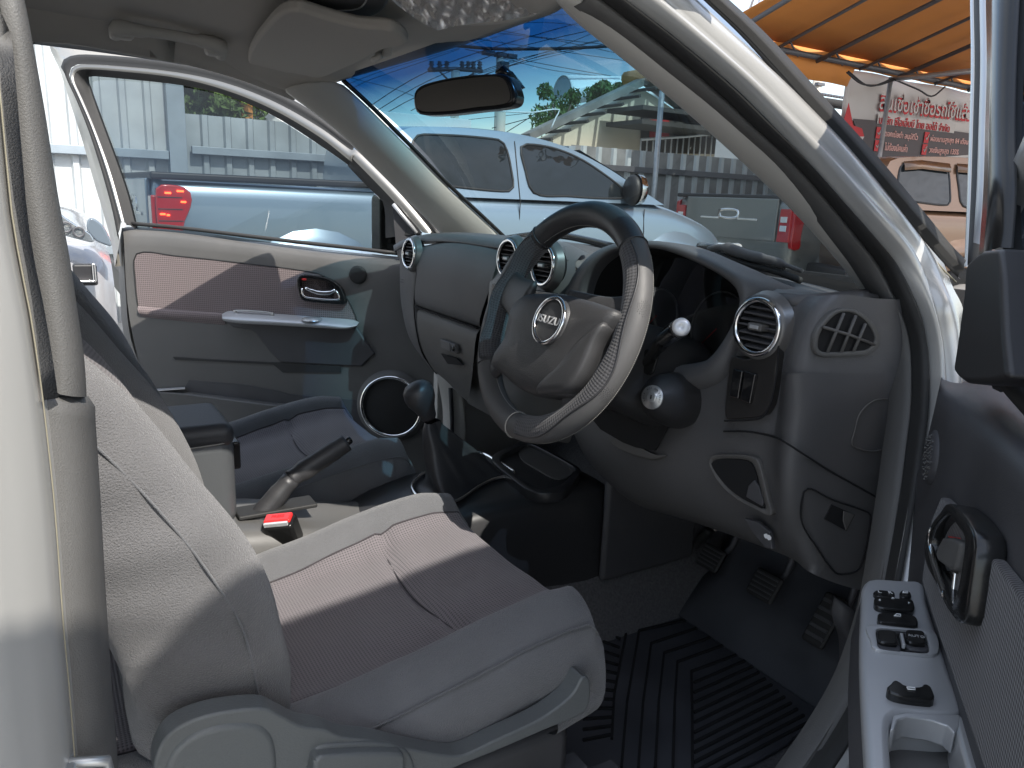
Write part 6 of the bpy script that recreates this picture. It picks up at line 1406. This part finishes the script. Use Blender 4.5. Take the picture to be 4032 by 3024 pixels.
sp2 = seat(-.362, .045, 'passenger seat beyond the handbrake, in shade', -1)
# plastic shield on the driver's seat
sh = [at('L', a, b, 'x', .648) for a, b in ((-620, 1700), (-600, 1560), (-520, 1440), (-420, 1380), (-330, 1345), (-180, 1310), (60, 1290), (160, 1330), (300, 1400), (450, 1425), (560, 1470), (750, 1492), (1000, 1548), (1240, 1585), (1330, 1570), (1500, 1490), (1800, 1345), (1980, 1205), (2040, 1100), (2062, 1086), (2090, 1110), (2092, 1240), (2050, 1320), (1800, 1430), (1500, 1560), (1300, 1640), (1100, 1720), (700, 1800), (0, 1900), (-500, 1900))]
shd = plate('side_shield', spl(sh, 160, True), .028, 'seat_plastic', sd_, nrm=(1, 0, 0), bevel=.010, bseg=4)
rec = [at('L', a, b, 'x', .652) for a, b in ((-560, 1720), (-500, 1560), (-400, 1470), (-250, 1410), (-60, 1390), (60, 1410), (130, 1500), (150, 1700), (140, 1900), (-500, 1900))]
plate('recliner_cover', spl(rec, 50, True), .014, 'seat_plastic', sd_, nrm=(1, 0, 0), bevel=.009, bseg=5)
lv = [at('L', a, b, 'x', .664) for a, b in ((378, 1620), (390, 1598), (420, 1588), (700, 1572), (915, 1575), (940, 1590), (944, 1650), (940, 1720), (600, 1760), (376, 1760))]
plate('height_lever', spl(lv, 50, True), .022, 'seat_plastic', sd_, nrm=(1, 0, 0), bevel=.006, bseg=4)
lr = [at('L', a, b, 'x', .652) for a, b in ((365, 1560), (420, 1525), (560, 1510), (800, 1510), (940, 1545), (1000, 1640), (1000, 1760), (360, 1760))]
plate('lever_surround', spl(lr, 50, True), .01, 'seat_plastic', sd_, nrm=(1, 0, 0), bevel=.004)
# ================================================================ centre console
con = empty('centre_console', (0, .5, .6), parent=CAR)
rows = []
for y, zt, w in ((-.10, .80, .10), (.10, .80, .10), (.25, .795, .10), (.34, .775, .10), (.42, .755, .098), (.50, .742, .095), (.56, .738, .095)):
    rows.append([V((x, y, z)) for x, z in ((-w-.02, .46), (-w-.006, zt-.08), (-w, zt-.02), (-w+.015, zt-.002), (-.05, zt-.006), (0, zt-.012), (.05, zt-.006), (w-.015, zt-.002), (w, zt-.02), (w+.006, zt-.08), (w+.02, .46))])
c_ = grid('console_rear', rows, 'console_grey' if 'console_grey' in MATS else (mat('console_grey', (.115, .113, .110), .45, bump=(900, .4, .0006)) and 'console_grey'), con, sub=1); fix_normals(c_)
rows = []
for y, zt, w in ((.50, .735, .110), (.56, .752, .128), (.62, .765, .138), (.75, .768, .142), (.86, .770, .148), (.98, .770, .148), (1.02, .76, .14), (1.04, .60, .13)):
    rows.append([V((x, y, z)) for x, z in ((-w-.05, .44), (-w-.008, zt-.08), (-w, zt-.018), (-w+.016, zt), (-.05, zt), (.05, zt), (w-.016, zt), (w, zt-.018), (w+.008, zt-.08), (w+.05, .44))])
c_ = grid('console_front', rows, 'trim_dark', con, sub=1); fix_normals(c_); MATS['gloss_soft'] = mat('gloss_soft', (.034, .034, .036), .32); c_.data.materials[0] = MATS['gloss_soft']
lp_ = [at('H', a, b, 'z', .775) for a, b in ((1060, 575), (1010, 612), (982, 650), (988, 680), (1015, 715), (1080, 755), (1180, 765), (1275, 740), (1400, 655), (1500, 610), (1600, 590), (1625, 572), (1600, 552), (1500, 490), (1430, 455), (1380, 448), (1320, 468), (1200, 520))]
tube('gear_surround', lp_, .0042, 'chrome', con, closed=True, n=70, seg=10)
gp = spl(lp_, 48, True); gc = sum(gp, V())/48; nk = V((.0, .642, .905)); rnd = random.Random(2)
def blend(f, z, w=.0):
    base = nk.lerp(gc, max(0, 1-(z-.775)/.13)) ; r = []
    for i, p in enumerate(gp):
        d = (p-gc); d.z = 0; fold = 1+w*math.sin(i*math.pi*2*5/48+z*40)*.6+w*.4*math.sin(i*math.pi*2*9/48)
        r.append(V((base.x, base.y, z))+d*f*fold)
    return r
gt = grid('gear_gaiter', [blend(.98, .772), blend(.93, .768, .02), blend(.80, .772, .05), blend(.70, .784, .13), blend(.63, .800, .16), blend(.54, .822, .14), blend(.44, .846, .11), blend(.34, .870, .08), blend(.25, .892, .05), blend(.165, .905, .02), blend(.15, .912, 0)], 'leather', con, closed=True, sub=1); fix_normals(gt)
kd = V((0, -.045, .10)).normalized(); kb = V((0, .640, .908))
gl_ = lathe('gear_stick', kb, kd, [(.0, -.02), (.007, -.02), (.007, .02)], 'gloss_black', con, seg=12)
lathe('gear_knob', kb+kd*.010, kd, [(0, 0), (.012, .0), (.015, .006), (.016, .014), (.019, .026), (.026, .042), (.0285, .056), (.0265, .070), (.020, .079), (.010, .083), (0, .084)], 'leather', con, seg=32, sx=.95, sy=1.1)
# tray in front of the stick
ty = [at('H', a, b, 'z', .785) for a, b in ((1640, 385), (1690, 365), (1800, 410), (2020, 535), (2032, 560), (1975, 640), (1900, 690), (1740, 690), (1600, 600), (1480, 470))]
ti_ = [at('H', a, b, 'z', .785) for a, b in ((1665, 400), (1700, 385), (1800, 428), (1990, 535), (1995, 560), (1940, 620), (1880, 655), (1750, 655), (1630, 580), (1530, 480))]
tr_ = ring('tray_rim', ty, ti_, .022, 'gloss_soft', con, n=50, bevel=.002)
plate('tray_floor', [p-V((0, 0, .012)) for p in spl(ti_, 40, True)], .004, 'gloss_soft', tr_, nrm=(0, 0, 1))
tf = [at('H', a, b, 'z', .776) for a, b in ((1668, 402), (1800, 430), (1985, 545), (1950, 600), (1880, 610), (1780, 560), (1660, 480))]
plate('card_slot', spl(tf, 30, True), .003, 'trim_grey', tr_, nrm=(0, 0, 1), bevel=.001)
# rear box with padded lid
box('armrest_box', (0.0, .10, .875), (.165, .30, .16), 'seat_plastic2' if 'seat_plastic2' in MATS else (mat('seat_plastic2', (.075, .08, .085), .45, bump=(500, .5, .0007)) and 'seat_plastic2'), con, bevel=.025, bseg=4)
ld = box('armrest_lid', (0.0, .095, .955), (.165, .31, .042), 'leather_lid' if 'leather_lid' in MATS else (mat('leather_lid', (.035, .037, .042), .5, bump=(400, .4, .0008)) and 'leather_lid'), con, bevel=.018, bseg=4)
tube('lid_stitch', [V((.084, -.04, .945)), V((.084, .22, .945)), V((.06, .251, .945)), (-.06, .251, .945)], .0012, 'thread', ld, n=30, seg=4)
box('lid_catch', (.0, .262, .90), (.04, .014, .05), 'gloss_black', con, bevel=.004)
# handbrake
h0, h1, h2 = at('H', 90, 780, 'x', .0), at('H', 235, 605, 'x', .0), at('H', 555, 395, 'x', .0)
hbk = tube('handbrake', [h0+(h0-h1)*.6, h0, h1], [.020, .019, .017], 'leather', con, n=10, seg=14)
tube('handbrake_grip', [h1-(h2-h1)*.03, h1, h1.lerp(h2, .5), h2, h2+(h2-h1)*.06], [.0165, .019, .0185, .0185, .0175], 'leather', hbk, n=20, seg=16)
tube('release_button', [h2, h2+(h2-h1)*.13, h2+(h2-h1)*.16], [.0075, .0075, .006], 'gloss_black', hbk, seg=12)
box('brake_slot', (0, .33, .785), (.05, .14, .008), 'rubber', con, bevel=.003)
# ================================================================ belt buckle
bt = at('H', 148, 858, 'x', .088); bb = at('H', 60, 1130, 'x', .10)
ua = V((.16, -.30, .94)).normalized(); xa = V((.52, .85, 0)).normalized(); ya = ua.cross(xa).normalized(); xa = ya.cross(ua); Rk = Matrix((xa, ya, ua)).transposed()
bk_ = box('belt_buckle', bt-ua*.045, (.056, .036, .085), 'gloss_black', CAR, rot=Rk, bevel=.007, bseg=3)
box('buckle_sleeve', bt-ua*.125, (.052, .030, .09), 'trim_dark', bk_, rot=Rk, bevel=.005)
box('buckle_band', bt-ua*.080, (.0575, .0375, .002), 'white_metal', bk_, rot=Rk, bevel=.001)
rb = box('release_button', bt-ua*.001+ya*.002, (.047, .022, .008), 'red_button', bk_, rot=Rk, bevel=.003, bseg=3)
text('lettering', 'PRESS', bt+ua*.0032+ya*.003, Rk, .009, 'banner_red', rb, ext=.0003)
box('tongue_slot', bt-ua*.001-ya*.013, (.042, .005, .0075), 'clear_lens', bk_, rot=Rk, bevel=.0008)
# seat belt webbing on the far pillar
loft('belt_webbing', [[V((-.66, .02, 1.5)), V((-.66, .0, 1.1)), V((-.66, -.02, .6))], [V((-.66, -.03, 1.5)), V((-.66, -.05, 1.1)), V((-.66, -.07, .6))]], 14, 'trim_dark', CAR, solid=.002)
# ================================================================ pedals and mats
for nm, c, s_, x, y, z, arm_ in (('clutch_pedal', 0, (.062, .052), 950, 352, 1.19, 1), ('brake_pedal', 0, (.066, .058), 1282, 525, 1.20, 1), ('accelerator_pedal', 0, (.048, .105), 1655, 740, 1.22, 0)):
    p = at('I', x, y, 'y', z); n_ = V((0, -.82, .57)); R = frame(n_)
    pdl = box(nm, p, (s_[0], s_[1], .012), 'rubber', CAR, rot=R, bevel=.006)
    for k in range(5): box('tread', p+R @ V((0, (k-2)*s_[1]*.17, .0065)), (s_[0]*.82, s_[1]*.07, .004), 'trim_dark', pdl, rot=R, bevel=.001)
    tube('pedal_arm', [p-n_*.008, p+V((.01, .05, .02)), p+V((.0, .09, .14)), p+V((0, .08, .28))], .007, 'dark_steel', pdl, n=14, seg=8)
FM = FZ+.013
def ma(pts, z=FM): return [at('I', a, b, 'z', z) for a, b in pts]
mo_ = ma([(-250, 640), (100, 700), (440, 690), (700, 672), (740, 690), (900, 800), (1250, 1010), (1640, 1235), (1600, 1330), (1450, 1480), (1250, 1600), (1060, 1690), (900, 1900), (-100, 1900), (-500, 1500)])
mt_ = empty('floor_mat', (.36, .95, FM), 'black rubber floor mat with chevron ribs in the driver footwell', 'floor mat')
plate('mat_sheet', spl(mo_, 90, True), .010, 'rubber_mat', mt_, nrm=(0, 0, 1), bevel=.004)
ml = ma([(740, 690), (900, 800), (1250, 1010), (1640, 1235)], FM-.004)
up = [p+V((0, .10, .028)) for p in ml]
loft('mat_toe', [ml, [p.lerp(q, .5)+V((0, 0, -.003)) for p, q in zip(ml, up)], up, [p+V((0, .10, .10)) for p in up]], 24, 'rubber_mat', mt_, solid=.006)
tube('mat_lip', spl(mo_[:8], 50), .007, 'rubber_mat', mt_, seg=8)
L_ = []
chev = [[(330, 1480), (345, 1200), (425, 790), (430, 735)], [(390, 1659), (425, 1250), (500, 805), (880, 722)], [(495, 1659), (525, 1250), (575, 885), (860, 790)], [(600, 1659), (622, 1250), (655, 945), (940, 850)], [(710, 1659), (722, 1250), (738, 1000), (1030, 895)], [(832, 1659), (830, 1300), (825, 1060), (1110, 955)]]
for c in chev: L_ += [(c[i], c[i+1]) for i in range(len(c)-1)]
for k in range(11): y = 1130+k*62; L_.append(((842, y), (1165+k*40, 990+k*38)))
for k in range(14): y = 790+k*46; L_.append(((395-k*5, y+(k-5)*8), (150, y-40+(k-6)*20)))
gr = []
for a, b in L_:
    p, q = ma([a, b], FM+.0015)
    d = (q-p); gr.append(box('mat_ribs', (p+q)/2, (d.length, .0045, .006), 'black_hole', mt_, rot=Matrix.Rotation(math.atan2(d.y, d.x), 3, 'Z'), bevel=0))
joinm(gr)
for p in gr[0].data.polygons: p.use_smooth = False
rb_ = []
for i in range(len(chev)-1):
    for k in range(len(chev[i])-1):
        pass
# dark footwell liner at the toe-board, carpet mat to its left
loft('toe_carpet', [[V((x, 1.14, .47)) for x in (.2, .45, .70)], [V((x, 1.26, .54)) for x in (.2, .45, .70)], [V((x, 1.36, .72)) for x in (.2, .45, .70)], [V((x, 1.40, 1.0)) for x in (.2, .45, .70)]], 12, 'rubber_mat', CAR, solid=.01)
box('tunnel_side_panel', at('I', 460, 150, 'x', .185)+V((0, .05, .02)), (.02, .26, .26), 'trim_dark', CAR, bevel=.01)
loft('kick_panel', [C_('I', [(1722, 600), (1700, 700), (1740, 850), (1745, 1000)], 'x', .69), C_('I', [(1870, 700), (1840, 850), (1850, 950), (1840, 1100)], 'x', .715)], 16, 'trim_dark', CAR, solid=.01)
bx_ = tube('heater_pipe', [at('I', 940, 180, 'y', 1.25), at('I', 860, 260, 'y', 1.24), at('I', 790, 360, 'y', 1.22), at('I', 745, 450, 'y', 1.2)], .010, 'rubber', CAR, n=16, seg=8)
# ================================================================ tidy the hierarchy: thing > part > sub-part only
def depth(o):
    d = 0
    while o.parent: o = o.parent; d += 1
    return d
bpy.context.view_layer.update()
for o in list(COL.objects):
    if depth(o) > 2:
        a = o
        while depth(a) > 1: a = a.parent
        mw = o.matrix_world.copy(); o.parent = a; o.matrix_parent_inverse = a.matrix_world.inverted(); o.matrix_world = mw
SUN_AZ, SUN_EL, EXPO = 6, 48, 1.5
# ================================================================ light, sky, camera
SAZ, SEL = math.radians(SUN_AZ), math.radians(SUN_EL)     # azimuth measured from +x towards +y
sd = V((math.cos(SEL)*math.cos(SAZ), math.cos(SEL)*math.sin(SAZ), math.sin(SEL)))
lt = bpy.data.lights.new('sun', 'SUN'); lt.energy = 2.5; lt.angle = math.radians(.32); lt.color = (1, .95, .87)
so = bpy.data.objects.new('sun', lt); COL.objects.link(so); so.rotation_euler = sd.to_track_quat('Z', 'Y').to_euler(); so.location = (0, 0, 8)
w = bpy.data.worlds.new('World'); sc.world = w; w.use_nodes = True; nt = w.node_tree; bg = nt.nodes['Background']
sky = nt.nodes.new('ShaderNodeTexSky'); sky.sky_type = 'NISHITA'; sky.sun_disc = False
sky.sun_elevation = SEL; sky.sun_rotation = math.pi/2-SAZ; sky.air_density = 1.2; sky.dust_density = 2.0
tc = nt.nodes.new('ShaderNodeTexCoord'); mp = nt.nodes.new('ShaderNodeMapping'); mp.inputs['Scale'].default_value = (1, 1, 3.2)
nz = nt.nodes.new('ShaderNodeTexNoise'); nz.inputs['Scale'].default_value = 2.6; nz.inputs['Detail'].default_value = 7; nz.inputs['Roughness'].default_value = .6
cr = nt.nodes.new('ShaderNodeValToRGB'); cr.color_ramp.elements[0].position = .34; cr.color_ramp.elements[1].position = .62
cr.color_ramp.elements[1].color = (.85, .85, .85, 1)
mx = nt.nodes.new('ShaderNodeMixRGB'); mx.inputs[2].default_value = (2.9, 3.1, 3.4, 1)
nt.links.new(tc.outputs['Generated'], mp.inputs[0]); nt.links.new(mp.outputs[0], nz.inputs['Vector']); nt.links.new(nz.outputs['Fac'], cr.inputs[0])
nt.links.new(cr.outputs[0], mx.inputs[0]); nt.links.new(sky.outputs[0], mx.inputs[1]); nt.links.new(mx.outputs[0], bg.inputs['Color'])
bg.inputs['Strength'].default_value = .15
cd = bpy.data.cameras.new('camera'); co = bpy.data.objects.new('camera', cd); COL.objects.link(co)
co.matrix_world = Matrix((RX, RY, RZ)).transposed().to_4x4(); co.matrix_world.translation = CAM
# rows above hold the world vectors of the camera's own axes
m3 = Matrix((RX, RY, RZ)).transposed(); co.matrix_world = Matrix.Translation(CAM) @ m3.to_4x4()
cd.sensor_width = 36; cd.lens = F/4032*36; cd.clip_start = .02; cd.clip_end = 500
sc.camera = co
sc.view_settings.view_transform = 'Standard'; sc.view_settings.look = 'None'; sc.view_settings.exposure = EXPO; sc.view_settings.gamma = 1
sc.render.engine = 'CYCLES'; sc.cycles.max_bounces = 10; sc.cycles.transparent_max_bounces = 24
bpy.context.view_layer.update()
